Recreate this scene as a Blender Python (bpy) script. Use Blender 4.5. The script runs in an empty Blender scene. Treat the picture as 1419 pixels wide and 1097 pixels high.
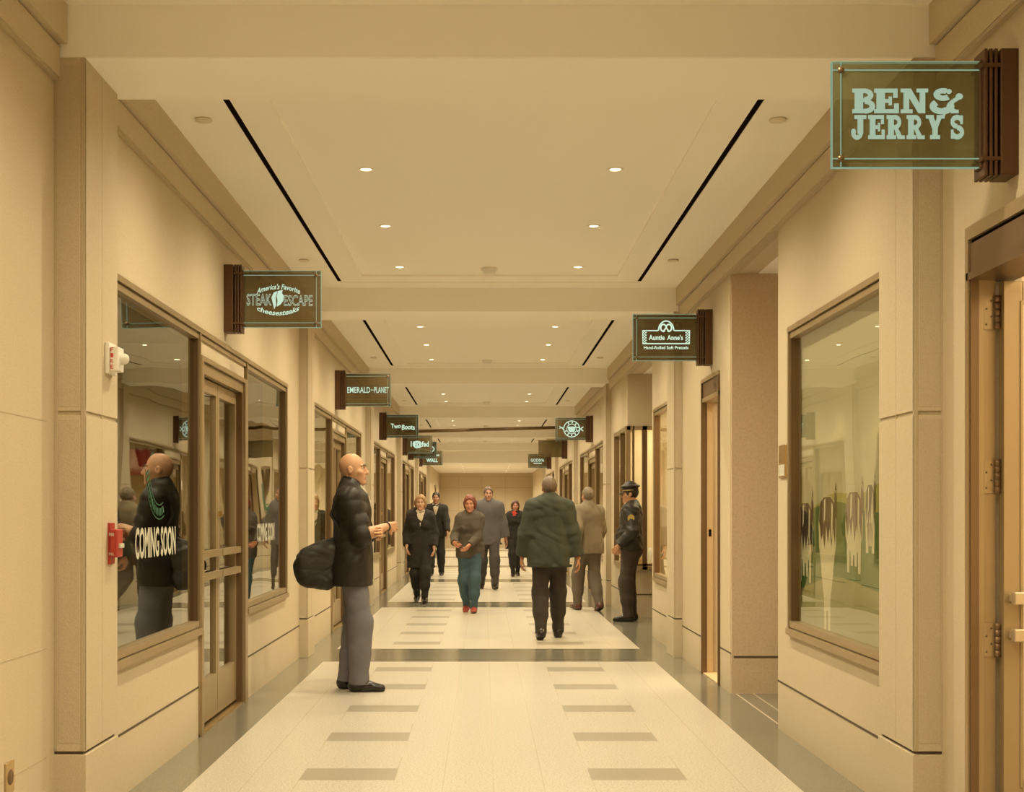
import bpy, math, random
import numpy as np
from mathutils import Vector, Matrix
random.seed(4)
C = bpy.context.scene.collection
PI = math.pi

# ------------------------------------------------------------------ mesh builder
class MB:
    def __init__(s):
        s.v = []; s.f = []; s.m = []; s.sm = []
    def add(s, vs, fs, mi=0, smooth=False):
        b = len(s.v)
        s.v += [tuple(p) for p in vs]
        for q in fs:
            s.f.append(tuple(b + i for i in q)); s.m.append(mi); s.sm.append(smooth)
        return s
    def box(s, x0, x1, y0, y1, z0, z1, mi=0):
        if x0 > x1: x0, x1 = x1, x0
        if y0 > y1: y0, y1 = y1, y0
        if z0 > z1: z0, z1 = z1, z0
        vs = [(x0,y0,z0),(x1,y0,z0),(x1,y1,z0),(x0,y1,z0),(x0,y0,z1),(x1,y0,z1),(x1,y1,z1),(x0,y1,z1)]
        return s.add(vs, [(0,3,2,1),(4,5,6,7),(0,1,5,4),(1,2,6,5),(2,3,7,6),(3,0,4,7)], mi)
    def lathe(s, prof, c=(0,0,0), n=24, axis='z', mi=0, smooth=True):
        # prof: (radius, height) pairs; closed at the ends when the radius is 0
        vs = []; fs = []
        for r, h in prof:
            for i in range(n):
                a = 2*PI*i/n
                p = (r*math.cos(a), r*math.sin(a), h)
                if axis == 'x': p = (p[2], p[0], p[1])
                if axis == 'y': p = (p[0], p[2], -p[1])
                vs.append((c[0]+p[0], c[1]+p[1], c[2]+p[2]))
        for k in range(len(prof)-1):
            for i in range(n):
                j = (i+1) % n
                fs.append((k*n+i, k*n+j, (k+1)*n+j, (k+1)*n+i))
        return s.add(vs, fs, mi, smooth)
    def tube(s, pts, r, n=8, mi=0, caps=True):
        pts = [Vector(p) for p in pts]
        rr = r if isinstance(r, (list, tuple)) else [r]*len(pts)
        vs = []; fs = []
        up = Vector((0.13, 0.21, 0.97))
        for k, p in enumerate(pts):
            d = (pts[min(k+1, len(pts)-1)] - pts[max(k-1, 0)]).normalized()
            a = d.cross(up)
            if a.length < 1e-4: a = d.cross(Vector((1,0,0)))
            a.normalize(); b = d.cross(a)
            for i in range(n):
                t = 2*PI*i/n
                vs.append(p + a*(rr[k]*math.cos(t)) + b*(rr[k]*math.sin(t)))
        for k in range(len(pts)-1):
            for i in range(n):
                j = (i+1) % n
                fs.append((k*n+i, (k+1)*n+i, (k+1)*n+j, k*n+j))
        if caps:
            fs.append(tuple(range(n))); fs.append(tuple(reversed(range((len(pts)-1)*n, len(pts)*n))))
        return s.add(vs, fs, mi, True)
    def slab(s, poly, t0, t1, frame, mi=0):
        # a flat polygon (u, v) given thickness t0..t1 along the frame's third axis
        n = len(poly); f = frame
        vs = [f(u, v, t0) for u, v in poly] + [f(u, v, t1) for u, v in poly]
        fs = [tuple(range(n)), tuple(reversed(range(n, 2*n)))]
        fs += [(i, n+i, n+(i+1) % n, (i+1) % n) for i in range(n)]
        return s.add(vs, fs, mi)
    def build(s, name, mats, parent=None, origin=None, bevel=0):
        me = bpy.data.meshes.new(name)
        o0 = Vector(origin) if origin is not None else Vector((0,0,0))
        me.from_pydata([tuple(Vector(p)-o0) for p in s.v], [], s.f)
        if not isinstance(mats, (list, tuple)): mats = [mats]
        for m in mats: me.materials.append(m)
        me.polygons.foreach_set('material_index', s.m)
        me.polygons.foreach_set('use_smooth', s.sm)
        me.update()
        o = bpy.data.objects.new(name, me); C.objects.link(o)
        if parent is not None: o.parent = parent
        elif origin is not None: o.location = o0
        if bevel:
            b = o.modifiers.new('bevel', 'BEVEL'); b.width = bevel; b.segments = 2; b.limit_method = 'ANGLE'
        return o

def tag(o, label, cat, group=None):
    o['label'] = label; o['category'] = cat
    if group: o['group'] = group
    return o
def thing(name, label, cat, loc=(0,0,0), rz=0, group=None):
    o = bpy.data.objects.new(name, None); C.objects.link(o)
    o.location = loc; o.rotation_euler = (0,0,rz); o.empty_display_size = .1
    return tag(o, label, cat, group)
def struct(o, label=None):
    o['kind'] = 'structure'
    if label: o['label'] = label
    return o
def copy_tree(o, parent=None):
    c = o.copy(); C.objects.link(c); c.parent = parent
    for ch in list(o.children): copy_tree(ch, c)
    return c

# ------------------------------------------------------------------ materials
MATS = {}
def mat(name, col, rough=.6, metal=0, noise=None, bump=None, spec=None, coat=0, sheen=0):
    """procedural principled material; noise = (scale, amount, second colour or None), bump = (scale, strength)"""
    if name in MATS: return MATS[name]
    m = bpy.data.materials.new(name); m.use_nodes = True
    nt = m.node_tree; b = nt.nodes['Principled BSDF']
    b.inputs['Base Color'].default_value = (*col, 1); b.inputs['Roughness'].default_value = rough
    b.inputs['Metallic'].default_value = metal
    if spec is not None: b.inputs['Specular IOR Level'].default_value = spec
    if coat: b.inputs['Coat Weight'].default_value = coat; b.inputs['Coat Roughness'].default_value = .15
    if sheen: b.inputs['Sheen Weight'].default_value = sheen
    tc = nt.nodes.new('ShaderNodeNewGeometry')
    def tex(scale, detail=6, rgh=.6):
        n = nt.nodes.new('ShaderNodeTexNoise'); n.inputs['Scale'].default_value = scale
        n.inputs['Detail'].default_value = detail; n.inputs['Roughness'].default_value = rgh
        nt.links.new(tc.outputs['Position'], n.inputs['Vector']); return n
    if noise:
        last = None
        for (scale, amt, col2) in (noise if isinstance(noise, list) else [noise]):
            n = tex(scale)
            r = nt.nodes.new('ShaderNodeValToRGB')
            r.color_ramp.elements[0].position = .48 if scale > 45 else .25; r.color_ramp.elements[1].position = .64 if scale > 45 else .75
            r.color_ramp.elements[0].color = (0,0,0,1); r.color_ramp.elements[1].color = (amt,amt,amt,1)
            nt.links.new(n.outputs['Fac'], r.inputs['Fac'])
            mx = nt.nodes.new('ShaderNodeMix'); mx.data_type = 'RGBA'
            if last is None: mx.inputs[6].default_value = (*col,1)
            else: nt.links.new(last, mx.inputs[6])
            mx.inputs[7].default_value = (*(col2 or tuple(c*.5 for c in col)),1)
            nt.links.new(r.outputs['Color'], mx.inputs[0]); last = mx.outputs[2]
        nt.links.new(last, b.inputs['Base Color'])
    if bump:
        n = tex(bump[0]); bp = nt.nodes.new('ShaderNodeBump'); bp.inputs['Strength'].default_value = bump[1]
        bp.inputs['Distance'].default_value = bump[2] if len(bump) > 2 else .01
        nt.links.new(n.outputs['Fac'], bp.inputs['Height']); nt.links.new(bp.outputs['Normal'], b.inputs['Normal'])
    MATS[name] = m; return m
def emit(name, col, strength):
    if name in MATS: return MATS[name]
    m = bpy.data.materials.new(name); m.use_nodes = True; nt = m.node_tree
    nt.nodes.clear()
    e = nt.nodes.new('ShaderNodeEmission'); e.inputs['Color'].default_value = (*col,1); e.inputs['Strength'].default_value = strength
    o = nt.nodes.new('ShaderNodeOutputMaterial'); nt.links.new(e.outputs[0], o.inputs[0])
    MATS[name] = m; return m
def glass(name, ior=1.6, tint=(.93,.95,.9), wavy=0):
    """plate glass: clear body, the reflection of both faces worked into the outer one"""
    m = bpy.data.materials.new(name); m.use_nodes = True; nt = m.node_tree; nt.nodes.clear()
    N = nt.nodes.new; L = nt.links.new
    out = N('ShaderNodeOutputMaterial'); mix = N('ShaderNodeMixShader')
    tr = N('ShaderNodeBsdfTransparent'); tr.inputs[0].default_value = (*tint,1)
    gl = N('ShaderNodeBsdfGlossy'); gl.inputs['Roughness'].default_value = .012; gl.inputs['Color'].default_value = (.96,.97,.92,1)
    fr = N('ShaderNodeFresnel'); fr.inputs['IOR'].default_value = ior
    geo = N('ShaderNodeNewGeometry')
    a = N('ShaderNodeMath'); a.operation = 'ADD'; a.inputs[1].default_value = 1; L(fr.outputs[0], a.inputs[0])
    d = N('ShaderNodeMath'); d.operation = 'DIVIDE'; L(fr.outputs[0], d.inputs[0]); L(a.outputs[0], d.inputs[1])
    t2 = N('ShaderNodeMath'); t2.operation = 'MULTIPLY'; t2.inputs[1].default_value = 2; L(d.outputs[0], t2.inputs[0])
    inv = N('ShaderNodeMath'); inv.operation = 'SUBTRACT'; inv.inputs[0].default_value = 1; L(geo.outputs['Backfacing'], inv.inputs[1])
    f = N('ShaderNodeMath'); f.operation = 'MULTIPLY'; L(t2.outputs[0], f.inputs[0]); L(inv.outputs[0], f.inputs[1])
    if wavy:
        n = N('ShaderNodeTexNoise'); n.inputs['Scale'].default_value = 1.6; n.inputs['Detail'].default_value = 0
        L(geo.outputs['Position'], n.inputs['Vector'])
        bp = N('ShaderNodeBump'); bp.inputs['Strength'].default_value = wavy; bp.inputs['Distance'].default_value = .01
        L(n.outputs['Fac'], bp.inputs['Height']); L(bp.outputs['Normal'], gl.inputs['Normal'])
    L(f.outputs[0], mix.inputs[0]); L(tr.outputs[0], mix.inputs[1]); L(gl.outputs[0], mix.inputs[2]); L(mix.outputs[0], out.inputs[0])
    MATS[name] = m; return m

STONE = mat('limestone', (.585,.495,.35), .75, noise=[(1.1,.3,(.50,.41,.27)),(130,.5,(.45,.37,.245))], bump=(140,.12,.004))
STONE_R = mat('limestone_bush_hammered', (.545,.46,.325), .85, noise=[(1.3,.25,(.48,.40,.27)),(150,.4,(.42,.35,.235))], bump=(120,.35,.006))
STONE_M = mat('limestone_margin', (.48,.40,.27), .8, noise=(80,.4,(.40,.33,.21)))
STONE_O = mat('limestone_warm', (.66,.52,.36), .85, noise=[(1.0,.3,(.56,.43,.28)),(60,.5,(.50,.39,.25))], bump=(60,.4,.008))
JOINT = mat('joint_shadow_gap', (.10,.07,.045), .9)
PLASTER = mat('ceiling_plaster', (.93,.91,.86), .8, noise=(.7,.12,(.88,.85,.79)))
SLOT = mat('slot_black', (.012,.008,.006), .9, spec=.0)
TERR = mat('terrazzo_cream', (.66,.615,.525), .28, noise=[(1.2,.2,(.60,.55,.455)),(70,.9,(.47,.42,.34)),(125,.9,(.36,.31,.24))], spec=.4)
TERR_A = mat('terrazzo_taupe', (.36,.32,.25), .3, noise=[(80,.5,(.26,.23,.18)),(130,.5,(.5,.45,.37))], spec=.4)
TERR_D = mat('terrazzo_green_grey', (.20,.19,.145), .16, noise=[(1.2,.4,(.15,.14,.105)),(90,.5,(.12,.115,.09)),(140,.4,(.33,.31,.24))], spec=.55)
SEAM = mat('brass_seam', (.50,.43,.32), .4)
BRONZE = mat('bronze_dark', (.20,.125,.065), .36, .5, noise=(3,.4,(.15,.09,.045)))
BRONZE_L = mat('bronze_satin', (.40,.30,.17), .36, .45, noise=(2.5,.4,(.33,.24,.13)))
BRONZE_S = mat('sign_bronze', (.115,.056,.024), .45, .4, noise=(6,.3,(.085,.04,.017)))
BRASS = mat('brass', (.62,.44,.2), .3, .9)
GLASS = glass('shop_glass', 1.9, (.80,.78,.70), .30)
GLASS_D = glass('door_glass', 1.9, (.80,.78,.70), .12)
GLASS_M = glass('mural_glass', 1.32, (.95,.95,.9), .10)
GLASS_C = glass('clear_glass', 1.5, (.95,.95,.9))
DARKW = mat('dark_interior', (.10,.075,.05), .9)
WHITEW = mat('white_paint', (.78,.74,.66), .7)
CREAMW = mat('cream_paint', (.70,.60,.42), .7)
WOOD = mat('honey_wood', (.62,.46,.26), .45, noise=(6,.5,(.54,.38,.19)))
WHITEP = mat('white_plastic', (.82,.80,.74), .4)
RED = mat('alarm_red', (.40,.04,.03), .45)
PUSH = mat('polished_bronze', (.62,.51,.36), .3, .6)
TXT_RED = mat('red_ink', (.55,.06,.04), .6)
TXT_W = mat('white_vinyl', (.56,.54,.43), .6)
TXT_G = mat('green_vinyl', (.02,.12,.055), .6)
GLOW_S = emit('etched_glow_soft', (.60,.80,.58), .62)
LAMP = emit('lamp_lens', (1,.80,.50), 9)
GLOW = emit('etched_glow', (.64,.86,.66), .92)
GLOW_B = emit('etched_glow_bright', (.74,.98,.76), .95)
EDGE = emit('edge_glow', (.42,.64,.44), .55)
def sign_glass(name, clear, col):
    m = bpy.data.materials.new(name); m.use_nodes = True; nt = m.node_tree; b = nt.nodes['Principled BSDF']
    b.inputs['Base Color'].default_value = (*col,1); b.inputs['Roughness'].default_value = .08
    n = nt.nodes.new('ShaderNodeTexNoise'); n.inputs['Scale'].default_value = 5
    tr = nt.nodes.new('ShaderNodeBsdfTransparent'); tr.inputs[0].default_value = (.84,.88,.72,1)
    mx = nt.nodes.new('ShaderNodeMixShader'); mx.inputs[0].default_value = clear
    nt.links.new(b.outputs[0], mx.inputs[1]); nt.links.new(tr.outputs[0], mx.inputs[2])
    nt.links.new(mx.outputs[0], nt.nodes['Material Output'].inputs[0]); return m
SIGNG = sign_glass('sign_glass_olive', .30, (.115,.078,.034))
SIGNG1 = sign_glass('sign_glass_clear', .50, (.15,.13,.06))

# ------------------------------------------------------------------ flat lettering
def text_polys(s, size=1, bold=0, outline=0, shear=0, spacing=1):
    cu = bpy.data.curves.new('t', 'FONT'); cu.body = s; cu.size = size; cu.offset = bold; cu.shear = shear
    cu.space_character = spacing; cu.align_x = 'CENTER'; cu.resolution_u = 3
    if outline: cu.fill_mode = 'NONE'; cu.bevel_depth = outline; cu.bevel_resolution = 0
    o = bpy.data.objects.new('t', cu); C.objects.link(o)
    dg = bpy.context.evaluated_depsgraph_get(); dg.update()
    ev = o.evaluated_get(dg); me = ev.to_mesh()
    vs = [tuple(v.co) for v in me.vertices]; fs = [tuple(p.vertices) for p in me.polygons]
    ev.to_mesh_clear(); bpy.data.objects.remove(o); bpy.data.curves.remove(cu)
    return vs, fs
def put_text(mb, frame, s, w, h, u=0, v=0, bold=0, outline=0, shear=0, arc=0, mi=0, t=0, spacing=1):
    """text fitted to w x h, centred on (u, v); arc bends it (+ = arch, - = smile) with that sagitta"""
    vs, fs = text_polys(s, 1, bold, outline, shear, spacing)
    x0 = min(p[0] for p in vs); x1 = max(p[0] for p in vs); y0 = min(p[1] for p in vs); y1 = max(p[1] for p in vs)
    out = []
    for p in vs:
        a = ((p[0]-x0)/(x1-x0)-.5)*w; b = ((p[1]-y0)/(y1-y0)-.5)*h
        b -= arc*(2*a/w)**2 if w else 0
        out.append(frame(u+a, v+b, t))
    mb.add(out, fs, mi)
def ribbon(mb, frame, pts, w, mi=0, t=0, closed=False):
    n = len(pts); L = []; R = []
    for i in range(n):
        a = pts[i-1] if (i or closed) else pts[i]; b = pts[(i+1) % n] if (i < n-1 or closed) else pts[i]
        dx, dy = b[0]-a[0], b[1]-a[1]; q = math.hypot(dx, dy) or 1
        nx, ny = -dy/q*w/2, dx/q*w/2
        L.append((pts[i][0]+nx, pts[i][1]+ny)); R.append((pts[i][0]-nx, pts[i][1]-ny))
    vs = [frame(u, v, t) for u, v in L+R]
    fs = [(i, i+1, n+i+1, n+i) for i in range(n-1)]
    if closed: fs.append((n-1, 0, n, 2*n-1))
    mb.add(vs, fs, mi)
def arcpts(cx, cy, rx, ry, a0, a1, n=14):
    return [(cx+rx*math.cos(math.radians(a0+(a1-a0)*i/n)), cy+ry*math.sin(math.radians(a0+(a1-a0)*i/n))) for i in range(n+1)]
def rectp(mb, frame, u0, u1, v0, v1, mi=0, t=0):
    mb.add([frame(u0,v0,t), frame(u1,v0,t), frame(u1,v1,t), frame(u0,v1,t)], [(0,1,2,3)], mi)
def polyp(mb, frame, pts, mi=0, t=0):
    mb.add([frame(u, v, t) for u, v in pts], [tuple(range(len(pts)))], mi)

# chunky slab letters (unit height), drawn as strokes
def slab_letter(mb, F, ch, u, v, h, sx=1, mi=0, t=0):
    S = lambda a, b: (u+a*h*sx, v+b*h)
    fr = lambda a, b, tt: F(*S(a, b), tt)
    def R(a0,a1,b0,b1): rectp(mb, fr, a0,a1,b0,b1, mi, t)
    def P(pts, w): ribbon(mb, fr, pts, w, mi, t)
    if ch == 'B':
        R(.08,.38,0,1); R(0,.45,0,.17); R(0,.45,.83,1)
        P(arcpts(.42,.735,.22,.175,-90,90), .19); P(arcpts(.44,.28,.26,.195,-90,90), .2); R(.3,.46,.45,.6); R(.3,.45,.82,1); R(.3,.46,0,.18)
    elif ch == 'E':
        R(.08,.38,0,1); R(0,.82,.83,1); R(.66,.82,.62,1); R(0,.86,0,.17); R(.69,.86,0,.40); R(.3,.6,.42,.58); R(.5,.62,.32,.68)
    elif ch == 'N':
        R(.10,.30,0,1); R(.66,.86,0,1); R(0,.42,0,.16); R(0,.3,.84,1); R(.55,.96,.84,1); polyp(mb, fr, [(.1,1),(.36,1),(.86,0),(.62,0)], mi, t)
    elif ch == 'J':
        R(.34,.64,.22,1); R(.18,.80,.83,1); P(arcpts(.32,.26,.20,.19,-0,-180), .2); polyp(mb, fr, arcpts(.14,.31,.13,.13,0,360,16)[:-1], mi, t)
    elif ch == 'R':
        R(.08,.38,0,1); R(0,.5,0,.17); R(0,.45,.83,1); P(arcpts(.42,.70,.24,.21,-90,90), .2); R(.3,.46,.4,.58); R(.3,.46,.82,1)
        polyp(mb, fr, [(.36,.5),(.6,.45),(.88,0),(.58,0)], mi, t); R(.56,.94,0,.16)
    elif ch == 'Y':
        R(.30,.58,0,.5); R(.18,.70,0,.17); polyp(mb, fr, [(.04,1),(.34,1),(.58,.42),(.30,.42)], mi, t); polyp(mb, fr, [(.84,1),(.6,1),(.30,.45),(.56,.42)], mi, t)
        R(-.04,.38,.85,1); R(.52,.94,.85,1)
    elif ch == 'S':
        P(arcpts(.38,.72,.24,.185,20,270), .21); P(arcpts(.38,.29,.25,.195,90,-160), .22); R(.54,.68,.62,.98); R(.06,.2,.02,.4)
    elif ch == '&':
        P(arcpts(.46,.76,.23,.15,60,320), .22); P(arcpts(.42,.28,.31,.20,130,400), .25); R(.34,.62,.52,.66); P([(.66,.34),(.82,.5),(.98,.62)], .16)
        polyp(mb, fr, arcpts(1.02,.68,.13,.13,0,360,16)[:-1], mi, t); polyp(mb, fr, arcpts(.66,.88,.1,.1,0,360,16)[:-1], mi, t); R(.72,1.0,0,.15); P([(.6,.3),(.86,.06)], .18)
    elif ch == "'":
        polyp(mb, fr, arcpts(.12,.86,.11,.11,0,360,14)[:-1], mi, t); polyp(mb, fr, [(.23,.86),(.06,.6),(.0,.62),(.08,.8)], mi, t)
# ------------------------------------------------------------------ the corridor: sizes in metres, camera at the origin looking +Y
EYE = 1.35
X = {-1: -1.72, 1: 1.84}            # shop walls
P = {-1: -1.64, 1: 1.765}           # pillar faces
X0 = {-1: -1.77, 1: 1.885}          # walls of the nearest bay
PITCH = 6.93; Y0 = 5.49; PD = .48; BD = .56
ZB, ZC = 3.22, 3.44
YEND = 51.0
def yb(k): return Y0 + PITCH*k
ZT, ZS = 2.46, .62                  # storefront head and sill
Z_END = 2.86                        # the lower ceiling of the far end

def sbx(mb, side, d0, d1, y0, y1, z0, z1, mi=0, base=None):
    """box measured outward (d > 0) from the wall plane of a side"""
    b = X[side] if base is None else base
    mb.box(b+side*d0, b+side*d1, y0, y1, z0, z1, mi)

# ---- floor: one slab, its terrazzo pattern laid out as cells
def make_floor():
    cx = .045
    offs = [0, .25, .5, .98, 1.235]
    xs = {-6, 6, -1.46, 1.545}
    for o in offs:
        for sg in (-1, 1):
            xs |= {cx+sg*o-.0025, cx+sg*o+.0025}
    xs = sorted(xs)
    ys = {-4, 56}
    acc = []; bands = []
    for k in range(-1, 8):
        c = yb(k)+.25
        bands.append((c-.575, c+.575)); ys |= {c-.575, c+.575}
        for j in range(1, 6):
            a = c+1.155*j; acc.append(a); ys |= {a-.155, a+.155, a-.5, a+.5}
    ys = sorted(y for y in ys if -4 <= y <= 56)
    mb = MB(); idx = {}
    def vid(i, j):
        if (i, j) not in idx:
            idx[(i, j)] = len(mb.v); mb.v.append((xs[i], ys[j], 0))
        return idx[(i, j)]
    for j in range(len(ys)-1):
        y = (ys[j]+ys[j+1])/2
        inband = any(a <= y <= b for a, b in bands)
        near = min(acc, key=lambda a: abs(a-y)); dy = y-near
        for i in range(len(xs)-1):
            x = (xs[i]+xs[i+1])/2; o = abs(x-cx); sg = 1 if x > cx else -1
            if x < -1.46 or x > 1.545 or inband: m = 1
            else:
                m = 0
                if .5 <= o <= .98 and abs(dy) < .155: m = 2
                if abs(o) < .0026 or abs(o-.25) < .0026: m = 3
                if abs(o-1.235) < .0026: m = 3
                if abs(o-.5) < .0026 and .155 < sg*-dy < .5: m = 3
                if abs(o-.98) < .0026 and .155 < sg*dy < .5: m = 3
            mb.f.append((vid(i,j), vid(i+1,j), vid(i+1,j+1), vid(i,j+1))); mb.m.append(m); mb.sm.append(False)
    b = len(mb.v)
    mb.box(-6, 6, -4, 56, -.2, -.01, 1)
    struct(mb.build('floor', [TERR, TERR_D, TERR_A, SEAM]))
make_floor()

# ---- walls with openings
def wall(side, y0, y1, openings, mb, base=None, th=.2, ztop=ZC, plinth=.30, mi=0, ext=True):
    """openings: (ya, yb, za, zb); a dark joint line runs at plinth height"""
    ops = sorted(openings); cur = y0
    def solid(a, b, z0, z1):
        if b-a > 1e-4 and z1-z0 > 1e-4:
            sbx(mb, side, 0, th, a, b, z0, z1, mi, base)
            if plinth and z0 < plinth < z1:
                sbx(mb, side, -.0015, .01, a, b, plinth-.006, plinth+.006, 1, base)
    for (a, b, za, zb) in ops:
        solid(cur, a, 0, ztop)
        solid(a, b, 0, za); solid(a, b, zb, ztop); cur = b
    solid(cur, y1, 0, ztop)

def storefront_openings(k):
    b = yb(k)
    return [(b+.5, b+2.55, ZS, ZT), (b+2.55, b+4.11, 0, ZT), (b+4.11, b+6.08, ZS, ZT)]
KL = range(0, 5)
mbl = MB(); mbr = MB()
for k in KL:
    wall(-1, yb(k)+.2, yb(k+1)+.1, storefront_openings(k), mbl)
R1 = [(yb(0)+.5, 8.03, ZS, ZT), (8.36, 9.97, 0, 3.13), (10.41, 11.23, 0, 2.46)]
R2 = [(yb(1)+.5, 14.40, ZS, ZT), (14.62, 17.17, 0, 3.13), (17.17, 18.78, ZS, ZT)]
wall(1, yb(0)+.2, yb(1)+.1, R1, mbr); wall(1, yb(1)+.2, yb(2)+.1, R2, mbr)
for k in range(2, 5):
    wall(1, yb(k)+.2, yb(k+1)+.1, storefront_openings(k), mbr)
# the nearest bay and the far end
wall(-1, -4, yb(0)+.1, [], mbl, X0[-1], plinth=.0)
wall(1, -4, yb(0)+.1, [(3.25, 5.18, 0, 2.45)], mbr, X0[1], plinth=.0)
wall(-1, yb(5)+.2, YEND, [(46.2, 47.2, 0, 2.3)], mbl); wall(1, yb(5)+.2, YEND, [], mbr)
for (z) in (.36, .80, 1.72):      # faint course joints in the nearest left wall
    sbx(mbl, -1, -.001, .01, -4, 5.40, z-.002, z+.002, 2, X0[-1])
struct(mbl.build('wall_left', [STONE, JOINT, STONE_M])); struct(mbr.build('wall_right', [STONE, JOINT, STONE_M]))

# end wall with panel joints
mb = MB(); mb.box(-2.2, 2.4, YEND, YEND+.25, 0, ZC)
for z in (2.30, 1.42, .5, 2.72): mb.box(-1.8, 1.9, YEND-.004, YEND+.01, z-.012, z+.012, 1)
for x in (-.98, -.1, .8): mb.box(x-.012, x+.012, YEND-.004, YEND+.01, 0, 2.72, 1)
struct(mb.build('wall_end', [STONE, STONE_M]))
mb = MB(); mb.box(-2.2, 2.4, -4.2, -4, 0, 3.7); struct(mb.build('wall_back', STONE))

# ---- friezes (a stepped fascia under the ceiling along both walls)
for side, nm in ((-1, 'trim_1'), (1, 'trim_2')):
    mb = MB(); mid = STONE
    lo, up = ((.025, .055) if side < 0 else (.03, .055))
    for k in range(-2, 6):
        a = max(yb(k)+BD-.02, -4); b = min(yb(k+1)+.0, YEND)
        if k == -2: continue
        base = X0[side] if k == -1 else X[side]
        top = ZC if k < 5 else Z_END+.02
        if k == 5:
            continue
        sbx(mb, side, -lo, .05, a, b, 3.14, 3.265, 0, base)
        sbx(mb, side, -lo+.006, .05, a, b, 3.125, 3.14, 1, base)  # darker stone strip: the shadow line under the frieze, put in as colour
        sbx(mb, side, -lo+.01, .05, a, b, 3.265, 3.275, 1, base)
        sbx(mb, side, -up, .05, a, b, 3.275, top, 0, base)
    struct(mb.build(nm, [STONE, STONE_M]))

# ---- pillars and beams
for side in (-1, 1):
    for k in range(-1, 6):
        mb = MB(); y = yb(k); f = P[side]; w = abs(X[side]-f)+.12
        def q(d0, d1, y0, y1, z0, z1, mi=0): mb.box(f+side*d0, f+side*d1, y0, y1, z0, z1, mi)
        q(-.004, w, y-.006, y+PD, 0, .355)                 # plinth
        q(.012, w, y+.008, y+PD-.008, .355, .368, 1)       # shadow gap
        q(0, w, y, y+PD, .368, 1.752)
        q(.006, w, y+.006, y+PD-.006, 1.752, 1.768, 2)
        q(0, w, y, y+PD, 1.768, ZB)
        # bush-hammered field inside a smooth margin on the face and the side
        for z0, z1 in ((.40, 1.735), (1.785, ZB-.03)):
            mb.box(f+side*.022, f+side*.112, y-.0015, y+.01, z0, z1, 3)
        for e0, e1 in ((.0, .020), (.114, .135)): mb.box(f+side*e0, f+side*e1, y-.0015, y+.01, .372, ZB, 2)
        q(-.001, .01, y+.235, y+.239, .368, ZB, 2)         # vertical joint down the side
        struct(mb.build('pillar', [STONE, JOINT, STONE_M, STONE_R], bevel=.006))
for k in range(-1, 6):
    mb = MB(); mb.box(-1.95, 2.05, yb(k)+.004, yb(k)+BD, ZB, 3.75)
    struct(mb.build('ceiling_beam', PLASTER, bevel=.004))

# ---- ceilings
mb = MB()
for k in range(-1, 5):
    a, b = (yb(k)+BD-.02, yb(k+1)+.02)
    s0, s1 = a, yb(k+1)-.34            # slots stop short of the next beam
    t1 = yb(k+1)-.60
    def c(x0, x1, y0, y1, z, mi=0): mb.box(x0, x1, y0, y1, z, 3.7, mi)
    c(-1.95, -1.325, a, b, ZC); c(1.42, 2.05, a, b, ZC)
    c(-1.325, -1.29, s0, s1, ZC+.004, 1); c(1.385, 1.42, s0, s1, ZC+.004, 1)
    c(-1.325, 1.42, s1, b, ZC)
    c(-1.29, -1.085, a, s1, ZC); c(1.18, 1.385, a, s1, ZC)
    c(-1.085, 1.18, t1, s1, ZC); c(-1.085, 1.18, a, t1, ZC+.016)
    mb.box(-1.31, 1.405, s1+.03, s1+.038, ZC-.0015, ZC+.02, 2)
# far end: a lower ceiling behind the last beam
mb.box(-2.0, 2.1, yb(5)+BD-.02, YEND+.1, Z_END, 3.6)
struct(mb.build('ceiling', [PLASTER, SLOT, STONE_M]))

# ---- storefront glazing
WN = [0]; DN = [0]
WINDOWS = {}
def frame_fn(side, y, z, d):
    """flat lettering on a wall plane: u runs to the reader's right"""
    return lambda u, v, t: (X[side]+side*(d)-side*t, y-side*(-u) if side < 0 else y-u, z+v)
def window(side, y0, y1, z0, z1, gl=None, key=None, base=None, m=None):
    WN[0] += 1
    m = m or [BRONZE_L, BRONZE]
    mb = MB(); g = .055
    def f(d0, d1, a, b, c, e, mi=0): sbx(mb, side, d0, d1, a, b, c, e, mi, base)
    # two-step frame on all four sides
    f(-.02, .05, y0, y1, z1-g*.55, z1); f(-.008, .05, y0, y1, z1-g*1.25, z1-g*.55-.006); f(.004, .05, y0, y1, z1-g*.55-.006, z1-g*.55, 1)
    f(-.030, .05, y0, y1, z0, z0+g*.7); f(-.012, .05, y0, y1, z0+g*.7+.006, z0+g*1.5); f(.0, .05, y0, y1, z0+g*.7, z0+g*.7+.006, 1)
    for a, b, c in ((y0, y0+.030, y0+.045), (y1-.030, y1, y1-.045)):
        f(-.018, .05, a, b, z0, z1)
        f(-.004, .05, min(a, c) if c < a else b, a if c < a else c, z0+g, z1-g, 1)
    o = struct(mb.build('window_%d' % WN[0], m))
    p = MB(); sbx(p, side, .02, .030, y0+.05, y1-.05, z0+g*1.2, z1-g*1.1, 0, base)
    pane = p.build('pane', gl or GLASS, o)
    if key: WINDOWS[key] = o
    return o
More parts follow.
